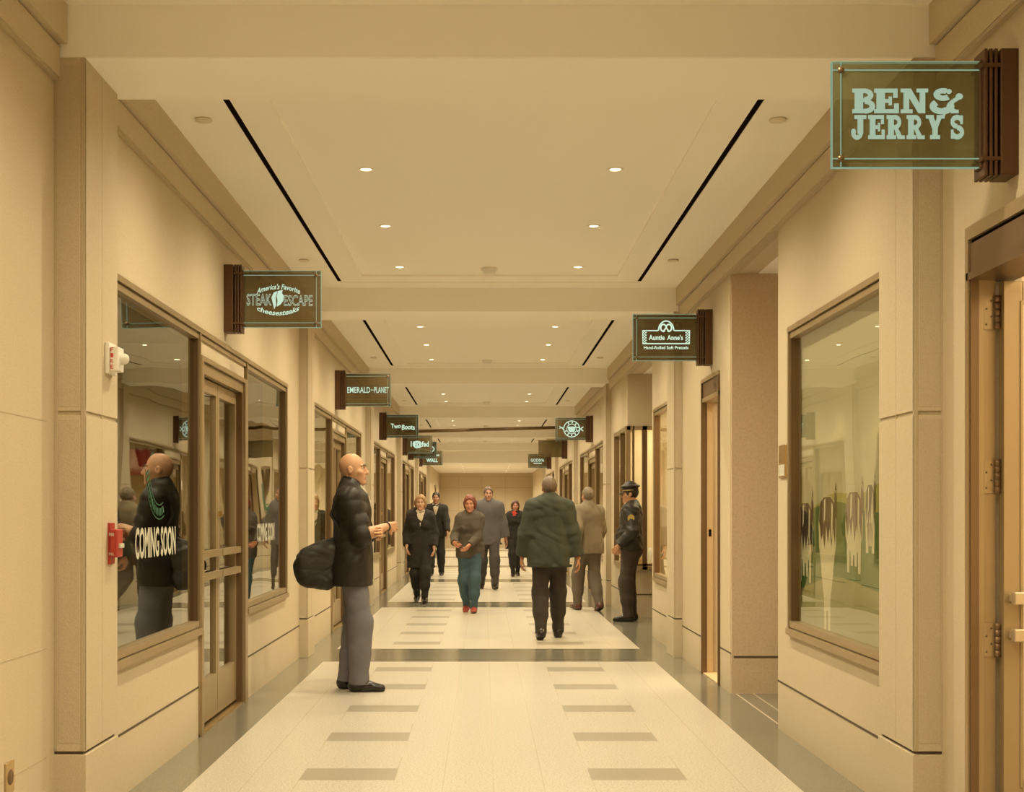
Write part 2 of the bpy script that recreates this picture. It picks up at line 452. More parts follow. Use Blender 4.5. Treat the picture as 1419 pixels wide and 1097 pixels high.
def shop_door(side, y0, y1, gl=None, open_leaf=False):
    """a bronze double door under a plain head panel"""
    DN[0] += 1
    mb = MB()
    def f(d0, d1, a, b, c, e, mi=0): sbx(mb, side, d0, d1, a, b, c, e, mi)
    f(-.02, .06, y0, y1, ZT-.03, ZT); f(-.008, .05, y0, y1, ZT-.062, ZT-.036); f(0, .06, y0, y1, ZT-.036, ZT-.03, 1)
    f(.004, .05, y0+.02, y1-.02, 2.30, ZT-.062, 2)                    # head panel
    f(-.022, .08, y0, y1, 2.27, 2.30); f(-.005, .12, y0+.06, y1-.09, 2.20, 2.265)
    f(-.022, .10, y1-.10, y1, 0, 2.27); f(-.005, .12, y1-.15, y1-.10, 0, 2.2, 1)
    f(-.022, .10, y0, y0+.06, 0, 2.27); f(-.005, .12, y0+.06, y0+.09, 0, 2.2, 1)
    f(-.01, .2, y0, y1, 0, .012, 3)                                    # threshold
    o = struct(mb.build('door_%d' % DN[0], [BRONZE_L, BRONZE, STONE, BRASS]))
    a0, b0 = y0+.09, y1-.15; mid = (a0+b0)/2
    for (a, b) in ((a0, mid-.004), (mid+.004, b0)):
        l = MB(); st = .052
        def g(c0, c1, z0, z1, d0=.035, d1=.085, mi=0): sbx(l, side, d0, d1, c0, c1, z0, z1, mi)
        g(a, a+st, .03, 2.19); g(b-st, b, .03, 2.19); g(a+st, b-st, 2.11, 2.19); g(a+st, b-st, .03, .30)
        for z in (.95, 1.09): g(a+.01, b-.01, z-.022, z+.022, .0, .035)
        for z in (.95, 1.09):
            g(a+.03, a+.055, z-.015, z+.015, .02, .05); g(b-.055, b-.03, z-.015, z+.015, .02, .05)
        leaf = l.build('door_leaf', [BRONZE_L], o)
        p = MB(); sbx(p, side, .055, .063, a+st-.01, b-st+.01, .29, 2.12)
        p.build('pane', gl or GLASS_D, leaf)
    lk = MB(); sbx(lk, side, .01, .04, mid+.02, mid+.045, 1.32, 1.36)
    lk.build('lock', BRASS, o)
    return o
for k in KL:
    b = yb(k)
    window(-1, b+.5, b+2.55, ZS, ZT, key=('L', k, 0)); shop_door(-1, b+2.55, b+4.11); window(-1, b+4.11, b+6.08, ZS, ZT, key=('L', k, 1))
    if k >= 2:
        window(1, b+.5, b+2.55, ZS, ZT, key=('R', k, 0)); shop_door(1, b+2.55, b+4.11); window(1, b+4.11, b+6.08, ZS, ZT, key=('R', k, 1))
window(1, yb(0)+.5, 8.03, ZS, ZT, gl=GLASS_M, key='mural')
window(1, yb(1)+.5, 14.40, ZS, ZT, gl=GLASS_C, key='bright')

# ---- recess on the right past the mural window, and the service doorway
mb = MB()
mb.box(1.86, 5.0, 8.16, 8.36, 0, 3.13); mb.box(4.8, 5.0, 8.2, 10.1, 0, 3.13)
struct(mb.build('wall_recess', [STONE]))
mb = MB(); mb.box(1.845, 5.0, 9.952, 10.12, 0, 3.13, 0)
mb.box(1.86, 5.0, 9.9485, 9.96, .268, .282, 1)
struct(mb.build('wall_recess_far', [STONE_O, JOINT]))
mb = MB(); mb.box(1.846, 5, 8.3, 10.0, 3.131, 3.2); mb.box(1.95, 5, 14.4, 17.3, 3.131, 3.2)
struct(mb.build('ceiling_recess', PLASTER))
mb = MB(); mb.box(1.87, 1.885, 8.36, 9.95, 0.0004, .0015); mb.box(2.0, 2.012, 8.36, 9.95, 0.0004, .0015); struct(mb.build('trim_3', SEAM))
# doorway: bronze head and jambs, a white lit passage behind
DN[0] += 1
mb = MB()
def f(d0, d1, a, b, c, e, mi=0): sbx(mb, 1, d0, d1, a, b, c, e, mi)
f(-.02, .1, 10.41, 11.23, 2.43, 2.46); f(-.006, .1, 10.43, 11.21, 2.31, 2.425, 1); f(-.012, .14, 10.41, 11.23, 2.27, 2.305)
f(-.018, .06, 10.41, 10.435, 0, 2.43, 1); f(-.018, .03, 11.2, 11.23, 0, 2.43, 1); f(.03, .078, 11.195, 11.23, 0, 2.3, 2)
f(.042, .064, 11.19, 11.2, 1.15, 1.21, 3); f(-.005, .2, 10.41, 11.23, 0, .01, 2)
struct(mb.build('door_%d' % DN[0], [BRONZE_L, BRONZE, WOOD, SLOT]))
mb = MB(); mb.box(4.2, 4.3, 10.12, 13.1, 0, 2.8); mb.box(2.04, 4.3, 13.0, 13.1, 0, 2.8); mb.box(2.04, 4.3, 10.12, 13.1, 2.7, 2.8)
struct(mb.build('wall_passage', WHITEW))
mb = MB(); mb.box(2.2, 2.35, 12.985, 13.0, 1.28, 1.4); tag(mb.build('switch_plate', WHITEP), 'small pale switch plate inside the bright white doorway', 'switch')

# ---- second recess with a lit corner display window
mb = MB()
mb.box(1.86, 5.0, 14.42, 14.62, 0, 3.13); mb.box(4.8, 5.0, 14.6, 17.3, 0, 3.13)
struct(mb.build('wall_recess.001', STONE))
mb = MB()
def far(x0, x1, z0, z1, mi=0): mb.box(x0, x1, 17.15, 17.33, z0, z1, mi)
far(1.86, 3.6, 0, ZS); far(1.845, 3.6, ZT, 3.13); far(3.4, 5.0, 0, 3.13); mb.box(1.86, 3.6, 17.146, 17.16, .292, .306, 1)
struct(mb.build('wall_display', [STONE, JOINT]))
WN[0] += 1
mb = MB()
for (x0, x1, z0, z1, mi) in ((1.83, 3.4, ZT-.05, ZT, 0), (1.80, 3.4, ZS, ZS+.04, 0), (1.82, 3.4, ZS+.045, ZS+.075, 1), (1.815, 1.875, ZS, ZT, 0), (1.905, 1.925, ZS, ZT, 1), (2.03, 2.09, ZS, ZT, 1), (3.36, 3.4, ZS, ZT, 0)):
    mb.box(x0, x1, 17.11, 17.20, z0, z1, mi)
for (a, b, z0, z1, mi) in ((17.15, 18.78, ZT-.05, ZT, 0), (17.15, 18.78, ZS, ZS+.06, 0), (18.72, 18.78, ZS, ZT, 1), (17.9, 17.93, ZS, ZT, 1)):
    sbx(mb, 1, -.015, .05, a, b, z0, z1, mi)
o = struct(mb.build('window_%d' % WN[0], [BRONZE_L, BRONZE]))
p = MB(); p.box(1.86, 3.38, 17.16, 17.17, ZS+.05, ZT-.04); p.build('pane', GLASS_C, o)
p = MB(); sbx(p, 1, .02, .03, 17.2, 18.74, ZS+.05, ZT-.04); p.build('pane', GLASS_C, o)
mb = MB(); mb.box(1.9, 3.6, 17.34, 18.9, .50, .60); mb.box(3.45, 3.5, 17.34, 18.9, .6, 2.7); mb.box(1.87, 3.5, 18.82, 18.9, .6, 2.7); mb.box(2.04, 3.5, 17.34, 18.9, 2.62, 2.7)
struct(mb.build('wall_display_case', CREAMW))

# ---- the open shop doorway at the right edge
DN[0] += 1
XR0 = X0[1]
mb = MB()
def f(d0, d1, a, b, c, e, mi=0): sbx(mb, 1, d0, d1, a, b, c, e, mi, XR0)
f(-.02, .1, 3.25, 5.18, 2.40, 2.45); f(-.004, .1, 3.25, 5.18, 2.385, 2.40, 2); f(-.012, .1, 3.25, 5.165, 2.275, 2.385, 1); f(-.02, .16, 3.25, 5.17, 2.245, 2.275, 1)
f(-.02, .02, 5.15, 5.18, 0, 2.40, 0); f(-.012, .02, 5.14, 5.15, 0, 2.27, 1); f(.02, .042, 5.145, 5.18, 0, 2.26, 0); f(.042, .088, 5.15, 5.18, 0, 2.26, 0)
f(-.02, .1, 3.25, 3.29, 0, 2.40, 0)
door = struct(mb.build('door_%d' % DN[0], [BRONZE_L, BRONZE, SLOT, BRASS]))
# leaf swung back into the shop, facing the camera
l = MB(); lx = 1.985; ly = 5.10
l.box(lx, lx+.07, ly, ly+.05, .03, 2.235); l.box(lx+.07, lx+.9, ly, ly+.05, 2.15, 2.235); l.box(lx+.07, lx+.9, ly, ly+.05, .03, .33); l.box(lx+.83, lx+.9, ly, ly+.05, .03, 2.235)
l.box(lx+.062, lx+.074, ly-.004, ly, .3, 2.16)
leaf = l.build('door_leaf', BRONZE_L, door, bevel=.003)
p = MB(); p.box(lx+.06, lx+.84, ly+.02, ly+.03, .32, 2.16); p.build('pane', GLASS_C, leaf)
for z in (.885, 1.025):
    h = MB(); h.box(lx+.018, lx+.88, ly-.06, ly-.025, z-.024, z+.024); h.box(lx+.02, lx+.05, ly-.03, ly+.01, z-.015, z+.015); h.box(lx+.85, lx+.88, ly-.03, ly+.01, z-.015, z+.015)
    h.build('push_bar', PUSH, leaf, bevel=.004)
for z in (.86, 1.49, 2.12):
    h = MB(); h.box(lx-.058, lx-.018, ly+.044, ly+.0485, z-.065, z+.065, 0)
    for i in range(5): h.lathe([(0,-.0125),(.013,-.0125),(.013,.0125),(0,.0125)], (lx-.010, ly+.035, z-.052+.026*i), 12, mi=1)
    for i in range(4): h.lathe([(0,-.001),(.004,-.001),(.004,.001),(0,.001)], (lx-.050+.018*(i % 2), ly+.0435, z-.045+.03*i), 8, 'y', mi=1)
    h.build('hinge', [BRONZE_L, BRONZE], door)

# ---- shop interiors behind the glass (closed boxes)
def shop(side, y0, y1, wallm, depth=2.6, power=0, col=(1,.75,.42), z=2.9, base=None, floorz=None):
    b = X[side] if base is None else base
    x0 = b+side*.2; x1 = b+side*(.2+depth)
    mb = MB()
    mb.box(x1, x1+side*.1, y0, y1, 0, z); mb.box(x0, x1, y0-.08, y0, 0, z); mb.box(x0, x1, y1, y1+.08, 0, z); mb.box(x0, x1, y0, y1, z, z+.1)
    struct(mb.build('shop_wall', wallm))
    if power:
        area((b+side*(.2+depth*.5), (y0+y1)/2, z-.06), (0,0,0), (depth*.6, (y1-y0)*.6), power, col)
def area(loc, rot, size, power, col):
    L = bpy.data.lights.new('shop_light', 'AREA'); L.shape = 'RECTANGLE'; L.size, L.size_y = size; L.energy = power; L.color = col
    o = bpy.data.objects.new('shop_light', L); C.objects.link(o); o.location = loc; o.rotation_euler = rot; return o
PAPER = mat('brown_paper', (.15,.105,.06), .9, noise=(2,.4,(.10,.07,.04)))
OLIVE = mat('olive_shop', (.46,.42,.20), .8)
OCHRE = mat('ochre_shop', (.55,.40,.18), .8)
shop(-1, yb(0)+.4, yb(1)-.2, DARKW, 2.4)
shop(-1, yb(1)+.4, yb(2)-.2, OLIVE, 2.2, 90, (1,.80,.42))
shop(-1, yb(2)+.4, yb(3)-.2, OCHRE, 2.2, 90)
shop(-1, yb(3)+.4, yb(4)-.2, OCHRE, 2.2, 80)
shop(-1, yb(4)+.4, yb(5)-.2, OCHRE, 2.2, 80)
shop(1, 13.12, 14.40, CREAMW, 1.6, 60)
shop(1, yb(2)+.4, yb(3)-.2, OCHRE, 2.4, 100)
shop(1, yb(3)+.4, yb(4)-.2, OCHRE, 2.2, 90)
shop(1, yb(4)+.4, yb(5)-.2, OCHRE, 2.2, 90)
shop(1, 2.4, 5.95, CREAMW, 3.2, 150, (1,.80,.50), base=X0[1])
area((2.7, 18.1, 2.6), (0,0,0), (1.0, 1.0), 32, (1,.82,.52))
area((3.1, 11.6, 2.65), (0,0,0), (1.6, 1.6), 75, (1,.84,.58))
# dim lamps up in the two recesses
area((3.4, 9.15, 3.05), (0,0,0), (.8,.8), 7, (1,.66,.36)); area((3.4, 15.9, 3.05), (0,0,0), (1,1), 16, (1,.74,.42))

# far left side door of the end hall
DN[0] += 1
mb = MB(); sbx(mb, -1, -.02, .1, 46.2, 46.28, 0, 2.3); sbx(mb, -1, -.02, .1, 47.12, 47.2, 0, 2.3); sbx(mb, -1, -.02, .1, 46.2, 47.2, 2.22, 2.3); sbx(mb, -1, .04, .09, 46.28, 47.12, .01, 2.22, 1)
struct(mb.build('door_%d' % DN[0], [BRONZE_L, BRONZE]))
# ------------------------------------------------------------------ recessed lamps, ceiling discs, detectors
ORD = ['nearest', 'second', 'third', 'fourth', 'fifth', 'sixth', 'seventh']
def light_at(x, y, z, power, spot=150):
    L = bpy.data.lights.new('lamp_beam', 'SPOT'); L.energy = power; L.color = LCOL; L.spot_size = math.radians(spot); L.spot_blend = .85; L.shadow_soft_size = .05
    o = bpy.data.objects.new('lamp_beam', L); C.objects.link(o); o.location = (x, y, z)
LCOL = (1, .855, .575)
LP = 119
proto = None
def downlight(x, y, z, label, dim=1.0):
    global proto
    if proto is None:
        proto = thing('downlight', label, 'ceiling light', (x,y,z), group='recessed ceiling lights')
        t = MB(); t.lathe([(.034,.012),(.036,-.003),(.05,-.003),(.052,.0),(.052,.004)], n=24); t.build('trim_ring', PLASTER, proto)
        l = MB(); l.lathe([(0,.0),(.02,-.003),(.0345,.003)], n=20); l.build('lens', LAMP, proto)
        o = proto
    else:
        o = copy_tree(proto); o.location = (x,y,z)
    o['label'] = label
    light_at(x, y, z-.03, LP*dim)
for k in range(-1, 5):
    for j, dy in enumerate((1.05, 2.70, 4.32, 5.95)):
        for x, sd in ((-.725, 'left'), (.805, 'right')):
            where = 'before the first beam' if k < 0 else 'of the %s ceiling bay' % ORD[k]
            downlight(x, yb(k)+dy, ZC+.014, 'round recessed lamp, %s in the %s row %s' % (ORD[j], sd, where), .74 if k < 0 else 1.0)
for j, y in enumerate((41.6, 43.6, 45.6, 47.6, 49.4)):
    for x, sd in ((-.72, 'left'), (.80, 'right')):
        downlight(x, y, Z_END-.002, 'small recessed lamp, %s in the %s row of the lower far ceiling' % (ORD[j], sd))
dproto = None
for k in range(-1, 5):
    for j, dy in enumerate((1.60, 5.55)):
        for x, sd in ((-1.49, 'left'), (1.56, 'right')):
            lab = 'flat round ceiling plate, %s one outside the %s slot of bay %s' % (('nearer', 'farther')[j], sd, ORD[k] if k >= 0 else 'overhead')
            if dproto is None:
                d = MB(); d.lathe([(0,-.013),(.044,-.013),(.046,-.010),(.046,-.006),(.040,-.006),(.040,.001)], n=28)
                dproto = d.build('ceiling_disc', mat('plate_white', (.74,.68,.56), .6)); dproto.location = (x, yb(k)+dy, ZC); tag(dproto, lab, 'cover plate', 'round ceiling cover plates')
            else:
                c = dproto.copy(); C.objects.link(c); c.location = (x, yb(k)+dy, ZC); c['label'] = lab
sp = None
for k in range(-1, 5):
    lab = 'round white smoke detector on the ceiling at the far end of the %s bay' % (ORD[k] if k >= 0 else 'overhead')
    if sp is None:
        sp = thing('smoke_detector', lab, 'smoke detector', (.045, yb(k)+6.02, ZC+.0155), group='smoke detectors')
        d = MB(); d.lathe([(.0,0),(.072,0),(.072,-.018),(.066,-.022),(0,-.022)], n=28); d.build('base', WHITEP, sp)
        d = MB(); d.lathe([(.055,-.022),(.057,-.04),(.048,-.052),(0,-.056)], n=28); d.build('sensor_cap', WHITEP, sp)
        o = sp
    else:
        o = copy_tree(sp); o.location = (.045, yb(k)+6.02, ZC+.0155); o['label'] = lab

# dark bronze track across the corridor
mb = MB(); mb.tube([(-1.72, 29.55, 3.14), (1.84, 29.55, 3.24)], .035, 10)
tag(mb.build('grille_track', BRONZE), 'thin dark bronze track spanning the corridor under the ceiling', 'track')

# ------------------------------------------------------------------ hanging glass signs
PW, PH = .515, .375
def sign(side, y, label, draw, glassm=None, lit=True, blank=False, base=None, w=PW, h=PH):
    """draw(mb, frame) lays the lettering out on the panel: u right, v up, centre (0, 0)"""
    b = X[side] if base is None else base
    zc = EYE+1.415
    s = thing('hanging_sign', label, 'sign', (b, y, zc), group='glass shop signs')
    k = -side
    org = (b, y, zc)
    br = MB(); H = h/2+.035
    def q(d0, d1, y0, y1, z0, z1): br.box(b+k*d0, b+k*d1, y+y0, y+y1, zc+z0, zc+z1)
    q(0, .062, -.05, .07, -H, H)
    q(.062, .125, -.02, .04, -H+.03, H-.03)
    for d in (.070, .088, .106): q(d, d+.012, -.042, .062, -H-.002, H+.002)
    q(.06, .128, -.046, .066, H-.065, H-.05); q(.06, .128, -.046, .066, -H+.05, -H+.065)
    br.build('bracket', BRONZE_S, s, org, bevel=.003)
    xc = b+k*(.122+w/2)
    gp = MB(); gp.box(xc-w/2, xc+w/2, y-.008, y+.012, zc-h/2, zc+h/2)
    panel = gp.build('glass_panel', glassm or SIGNG, s, org)
    F = lambda u, v, t: (xc+u, y-.0095-t, zc+v)
    ed = MB(); i = .03; e = .002
    g = MB()
    if not blank:
        for v in (h/2-i, -h/2+i): ed.box(xc-w/2, xc+w/2, y-.0105, y-.0085, zc+v-.0022, zc+v+.0022)
        u = -k*0 + k*(w/2-i); ed.box(xc+u-.0022, xc+u+.0022, y-.0105, y-.0085, zc-h/2, zc+h/2)
    for v in (h/2, -h/2): ed.box(xc-w/2-e, xc+w/2+e, y-.009, y+.013, zc+v-e*.6, zc+v+e*.6)
    ed.box(xc+k*(w/2)-e*.7, xc+k*(w/2)+e*.7, y-.009, y+.013, zc-h/2, zc+h/2)
    ed.build('glass_edge', EDGE if not blank else BRONZE_S, panel, (0,0,0)) if False else None
    eo = ed.build('glass_edge', EDGE if not blank else BRONZE_S, panel, org)
    for v in (h/2-i, -h/2+i):
        r = MB(); r.lathe([(0,-.004),(.011,-.004),(.012,.004),(0,.004)], (xc+k*(w/2-i), y-.0125, zc+v), 14, 'y'); r.build('rivet', BRONZE, panel, org)
    if draw:
        m = MB(); draw(m, F); m.build('lettering', [GLOW_S if lit == 'soft' else GLOW, GLOW_B], panel, org)
    return s
def d_scoop(m, F):
    W = dict(B=.70, E=.86, N=.96, J=.80, R=.94, Y=.92, S=.70)
    W['&'] = 1.18; W["'"] = .10
    for word, u0, u1, v, h in (('BEN&', -.192, .205, .004, .088), ("JERRY'S", -.197, .203, -.088, .086)):
        gap = .006; tot = sum(W[c] for c in word)*h; sx = (u1-u0-gap*(len(word)-1))/tot; x = u0
        for c in word:
            if c == "'": slab_letter(m, F, c, x-.016, v+.012, .105, 1.0)
            else: slab_letter(m, F, c, x, v, h, sx)
            x += W[c]*h*sx+gap
def leaf(m, F):
    c = -.030
    for pts in ([(-.022,-.068),(-.040,.010),(-.026,.042),(.0,.054),(-.012,.012),(-.008,-.04)], [(.004,.054),(.034,.060),(.03,.04),(.042,.02),(.038,-.012),(.02,-.036),(-.004,-.05),(.0,-.01),(-.006,.018)]):
        polyp(m, F, [(c+u, v) for u, v in pts])
def d_steak(m, F):
    put_text(m, F, "America's Favorite", .29, .036, -.025, .083, .018, shear=.3, arc=.034)
    put_text(m, F, 'STEAK', .165, .078, -.152, -.004, 0, .014); put_text(m, F, 'ESCAPE', .19, .072, .108, -.010, 0, .014)
    leaf(m, F)
    put_text(m, F, 'cheesesteaks', .28, .034, -.025, -.092, .022, shear=.25, arc=-.034)
def d_emerald(m, F):
    put_text(m, F, 'EMERALD', .265, .068, -.108, .0, .014); put_text(m, F, 'the', .03, .018, .048, .0, .02); put_text(m, F, 'PLANET', .170, .068, .155, .0, .014)
def d_boots(m, F):
    put_text(m, F, 'Two', .165, .075, -.11, .0, .03, shear=-.1, arc=-.01); put_text(m, F, 'Boots', .215, .085, .095, -.01, .03, 0, shear=.05, arc=.012)
def d_nofed(m, F):
    put_text(m, F, '10@fed', .38, .15, 0, .0, .035); ribbon(m, F, arcpts(-.06, .0, .06, .065, 0, 360, 20)[:-1], .03, closed=True)
def d_swoosh(m, F):
    ribbon(m, F, [(-.23,-.04),(-.14,.0),(-.05,.02),(.06,.0),(.14,-.03)], .03); ribbon(m, F, arcpts(.13,.02,.075,.06,-120,120), .022); ribbon(m, F, [(-.2,-.06),(-.1,-.03)], .02)
def d_juice(m, F):
    put_text(m, F, 'Juices', .36, .09, 0, .07, .03); put_text(m, F, 'WALL', .30, .10, -.01, -.06, .05)
def d_pretzel(m, F):
    # plaque with chequered ends, arch and a pretzel
    ribbon(m, F, [(-.055,.055)] + [(-.18,.055),(-.18,-.05),(.20,-.05),(.20,.055),(.075,.055)] , .010, 1)
    ribbon(m, F, arcpts(.01,.055,.062,.078,0,180,18), .010, 1)
    for sx in (-.165, .182):
        for i in range(3):
            for j in range(10):
                if (i+j) % 2 == 0: rectp(m, F, sx-.016+.011*i, sx-.016+.011*(i+1), -.05+.0105*j, -.05+.0105*(j+1), 1)
    ribbon(m, F, arcpts(-.012,.078,.022,.028,20,300,16), .012, 1); ribbon(m, F, arcpts(.032,.078,.022,.028,160,-120,16), .012, 1)
    ribbon(m, F, [(.006,.085),(.035,.045)], .011, 1); ribbon(m, F, [(.014,.085),(-.015,.045)], .011, 1)
    put_text(m, F, 'Auntie', .128, .042, -.066, .0, .022, 0, 0, 0, 1); put_text(m, F, "Anne's", .128, .042, .082, .0, .022, 0, 0, 0, 1)
    put_text(m, F, 'Hand-Rolled Soft Pretzels', .36, .026, .01, -.082, .02, 0, 0, 0, 1)
def d_roundel(m, F):
    ribbon(m, F, arcpts(.02,0,.135,.135,0,360,36)[:-1], .016, closed=True); ribbon(m, F, arcpts(.02,0,.082,.082,0,360,30)[:-1], .012, closed=True)
    polyp(m, F, [(-.05,.04),(.09,.04),(.075,-.02),(.06,-.055),(-.02,-.055),(-.035,-.02)])
    for i in range(9):
        a = math.radians(200+20*i*1.75); r0, r1 = .092, .122
        ribbon(m, F, [(.02+r0*math.cos(a), r0*math.sin(a)), (.02+r1*math.cos(a), r1*math.sin(a))], .020)
    for sg in (-1, 1):
        ribbon(m, F, [(.13,-.03*sg),(.17,0),(.215,.035*sg)], .018); ribbon(m, F, [(-.11,.02*sg),(-.15,.02),(-.19,.03+.02*sg)], .014)
def d_choc(m, F):
    put_text(m, F, 'GODIVA', .37, .085, .0, .02, .02); rectp(m, F, -.11, .12, -.075, -.05)
B0 = X0[1]
sign(1, 4.756, 'large edge-lit glass sign with two lines of chunky slab capitals, nearest on the right', d_scoop, SIGNG1, 'soft', base=B0, w=.525)
sign(1, 10.8, 'edge-lit green glass sign with a white pretzel over a chequered name plaque', d_pretzel)
sign(1, 22.6, 'far glass sign with a round white emblem and crossed tails', d_roundel)
sign(1, 29.6, 'blank dark glass sign behind the round emblem sign', None, blank=True)
sign(1, 36.6, 'smallest glass sign on the right, one wide word above a short underline', d_choc)
sign(-1, 8.86, 'edge-lit green glass sign with outlined capitals between two arched script lines', d_steak)
sign(-1, 15.42, 'glass sign with one line of narrow white capitals split by a small word', d_emerald)
sign(-1, 21.9, 'glass sign with two short words in wobbly lettering', d_boots)
sign(-1, 27.8, 'glowing teal glass sign with a white disc in its rounded letters', d_nofed)
sign(-1, 30.2, 'teal glass sign with white swoosh half hidden by the sign before it', d_swoosh)
sign(-1, 34.6, 'farthest glass sign on the left with two stacked words', d_juice)

# ------------------------------------------------------------------ vinyl on the near left window
def on_left(y, z, d=.0185):
    return lambda u, v, t: (X[-1]-d+t, y+u, z+v)
win = WINDOWS[('L', 0, 0)]
y_of = lambda px: 1.74*1850/(671-px)
def vinyl(win, ya, yb_, z, hgt, parent):
    F = on_left((ya+yb_)/2, z)
    m = MB(); put_text(m, F, 'COMING SOON', yb_-ya, hgt, 0, 0, .03); o = m.build('lettering', TXT_W, win)
    cy_, r = (ya+yb_)/2+.06, .29*hgt/.16
    m = MB(); c = on_left(cy_, z+.41)
    for a0, a1, n in ((186, 292, 15),):
        ribbon(m, c, arcpts(0, 0, r, r, a0, a1, 20), .006)
        ribbon(m, c, arcpts(0, 0, r*.74, r*.74, a0, a1, 20), .006)
        for i in range(n):
            a = math.radians(a0+(a1-a0)*(i+.5)/n)
            ribbon(m, c, [(r*.80*math.cos(a), r*.80*math.sin(a)), (r*.94*math.cos(a+.05), r*.94*math.sin(a+.05))], .017)
    m.build('window_logo', TXT_G, win)
TXT_P = mat('pale_green_film', (.30,.33,.19), .7)
vinyl(win, y_of(187), y_of(243), 1.195, .16, None)
vinyl(WINDOWS[('L', 0, 1)], y_of(356), y_of(380), 1.195, .145, None)

# ------------------------------------------------------------------ meadow mural behind the near right window
mural = thing('window_mural', 'meadow mural with brown and white cows on green fields inside the window', 'mural', (X[1]+.06, 7.0, ZS))
mo = (X[1]+.06, 7.0, ZS)
SKY = mat('mural_sky', (.46,.44,.31), .6, noise=(1.5,.4,(.54,.50,.36)))
HILL = mat('mural_olive', (.33,.33,.09), .6, noise=(3,.5,(.24,.26,.06)))
GRN = mat('mural_green', (.035,.115,.018), .6, noise=(2.5,.5,(.08,.15,.025)))
FLD = mat('mural_field', (.26,.25,.09), .6, noise=(2,.5,(.15,.19,.05)))
COW_B = mat('mural_brown', (.028,.014,.009), .6); COW_M = mat('mural_tan', (.11,.055,.03), .6); COW_W = mat('mural_white', (.62,.58,.42), .6)
MF = lambda u, v, t: (X[1]+.06-t, 7.0+u, EYE+v)      # u = distance from y 7, v = height above the eye
b = MB(); b.box(X[1]+.06, X[1]+.08, yb(0)+.52, 8.0, ZS+.03, ZT-.03); b.build('backing_board', SKY, mural, mo)
m = MB()
U0, U1 = yb(0)+.52-7.0, 1.0
top = [(U0+(U1-U0)*i/16) for i in range(17)]
def land(f, z0, mi, t): polyp(m, MF, [(u, f(u)) for u in top]+[(U1, z0), (U0, z0)], mi, t)
land(lambda u: .10-.09*u+.03*math.sin(u*5), -.69, 0, .001)
land(lambda u: .03+.03*math.sin(u*4+.6), -.69, 1, .002)
land(lambda u: -.38+.04*math.sin(u*3+1)-.04*u, -.69, 2, .003)
m.build('painted_fields', [HILL, GRN, FLD], mural, mo)
def cow(y, w, top, patch, belly, foot, col=1, legs=4, seed=0):
    """a cow seen end-on: a coloured back with a ragged lower edge, white belly, thin legs"""
    c = MB(); u = y-7.0; r = random.Random(seed); h = w/2
    f = lambda a, b_, t: MF(u+a, b_, t)
    body = [(-h*.8,top-.03),(-h*.4,top),(h*.4,top),(h*.8,top-.03),(h,top-.14),(h*.95,patch),(h*.6,belly),(0,belly-.03),(-h*.6,belly),(-h*.95,patch),(-h,top-.14)]
    polyp(c, f, body, 0, .004)
    spots = [-.62,-.22,.22,.62] if legs == 4 else [-.22,.22]
    if legs == 2: polyp(c, f, [(-h*.7,belly+.02),(h*.7,belly+.02),(h*.36,belly-.14),(h*.3,belly-.2),(-h*.3,belly-.2),(-h*.36,belly-.14)], 0, .0041)
    for i, a in enumerate(spots):
        e = foot+(.035 if i in (1, 2) and legs == 4 else 0)
        polyp(c, f, [(a*h-.030,belly+.03),(a*h+.030,belly+.03),(a*h+.020,e),(a*h-.020,e)], 0, .0042)
    n = 9; edge = [(h*(.86-1.72*i/n), patch+(.0 if i % 2 else .09)+r.uniform(-.03,.03)) for i in range(n+1)]
    polyp(c, f, [(-h*.78,top-.035),(-h*.4,top-.004),(h*.4,top-.004),(h*.78,top-.035),(h*.95,top-.14)]+edge+[(-h*.95,top-.14)], col, .005)
    polyp(c, f, [(h*.15,top-.01),(h*.32,top-.02),(h*.36,top-.15),(h*.2,top-.12)], 0, .006)
    polyp(c, f, [(-h*.66,top-.05),(-h*.5,top-.03),(-h*.46,top-.2),(-h*.6,top-.26)], 0, .006)
    polyp(c, f, [(-h*1.02,top-.0),(-h*.82,top+.03),(-h*.8,top-.10),(-h*1.05,top-.13)], col, .005)       # head beside the body
    polyp(c, f, [(-h*1.0,top+.03),(-h*.94,top+.08),(-h*.86,top+.03)], col, .005)
    c.build('painted_cow', [COW_W, COW_B, COW_M], mural, mo)
cow(7.88, .36, .06, -.22, -.27, -.41, seed=1); cow(7.38, .38, .09, -.18, -.34, -.68, legs=2, seed=2); cow(6.85, .33, .11, -.13, -.19, -.31, col=2, seed=3); cow(6.56, .16, .14, -.05, -.08, -.20, seed=4)
# ------------------------------------------------------------------ small fittings
# fire strobe on the near left pillar
z = EYE+.67; y = 5.83; x = P[-1]
s = thing('fire_strobe', 'white fire alarm strobe with red letters on the near left pillar', 'fire alarm', (x, y, z))
m = MB(); m.box(x, x+.018, y-.06, y+.06, z-.068, z+.068); m.build('back_plate', WHITEP, s, (x,y,z), bevel=.004)
m = MB(); m.box(x+.018, x+.055, y-.05, y+.045, z-.056, z+.05); m.build('housing', WHITEP, s, (x,y,z), bevel=.006)
m = MB(); m.lathe([(.026,0),(.024,.02),(.014,.032),(0,.035)], (x+.055, y, z+.0), 16, 'x'); m.build('lens', mat('clear_lens', (.75,.73,.66), .1), s, (x,y,z))
m = MB()
for i, ch in enumerate('FIRE'): put_text(m, lambda u, v, t: (x+.028+u, y-.0508-t, z+v), ch, .013, .018, 0, .036-.025*i, .02)
m.build('lettering', TXT_RED, s, (x,y,z))
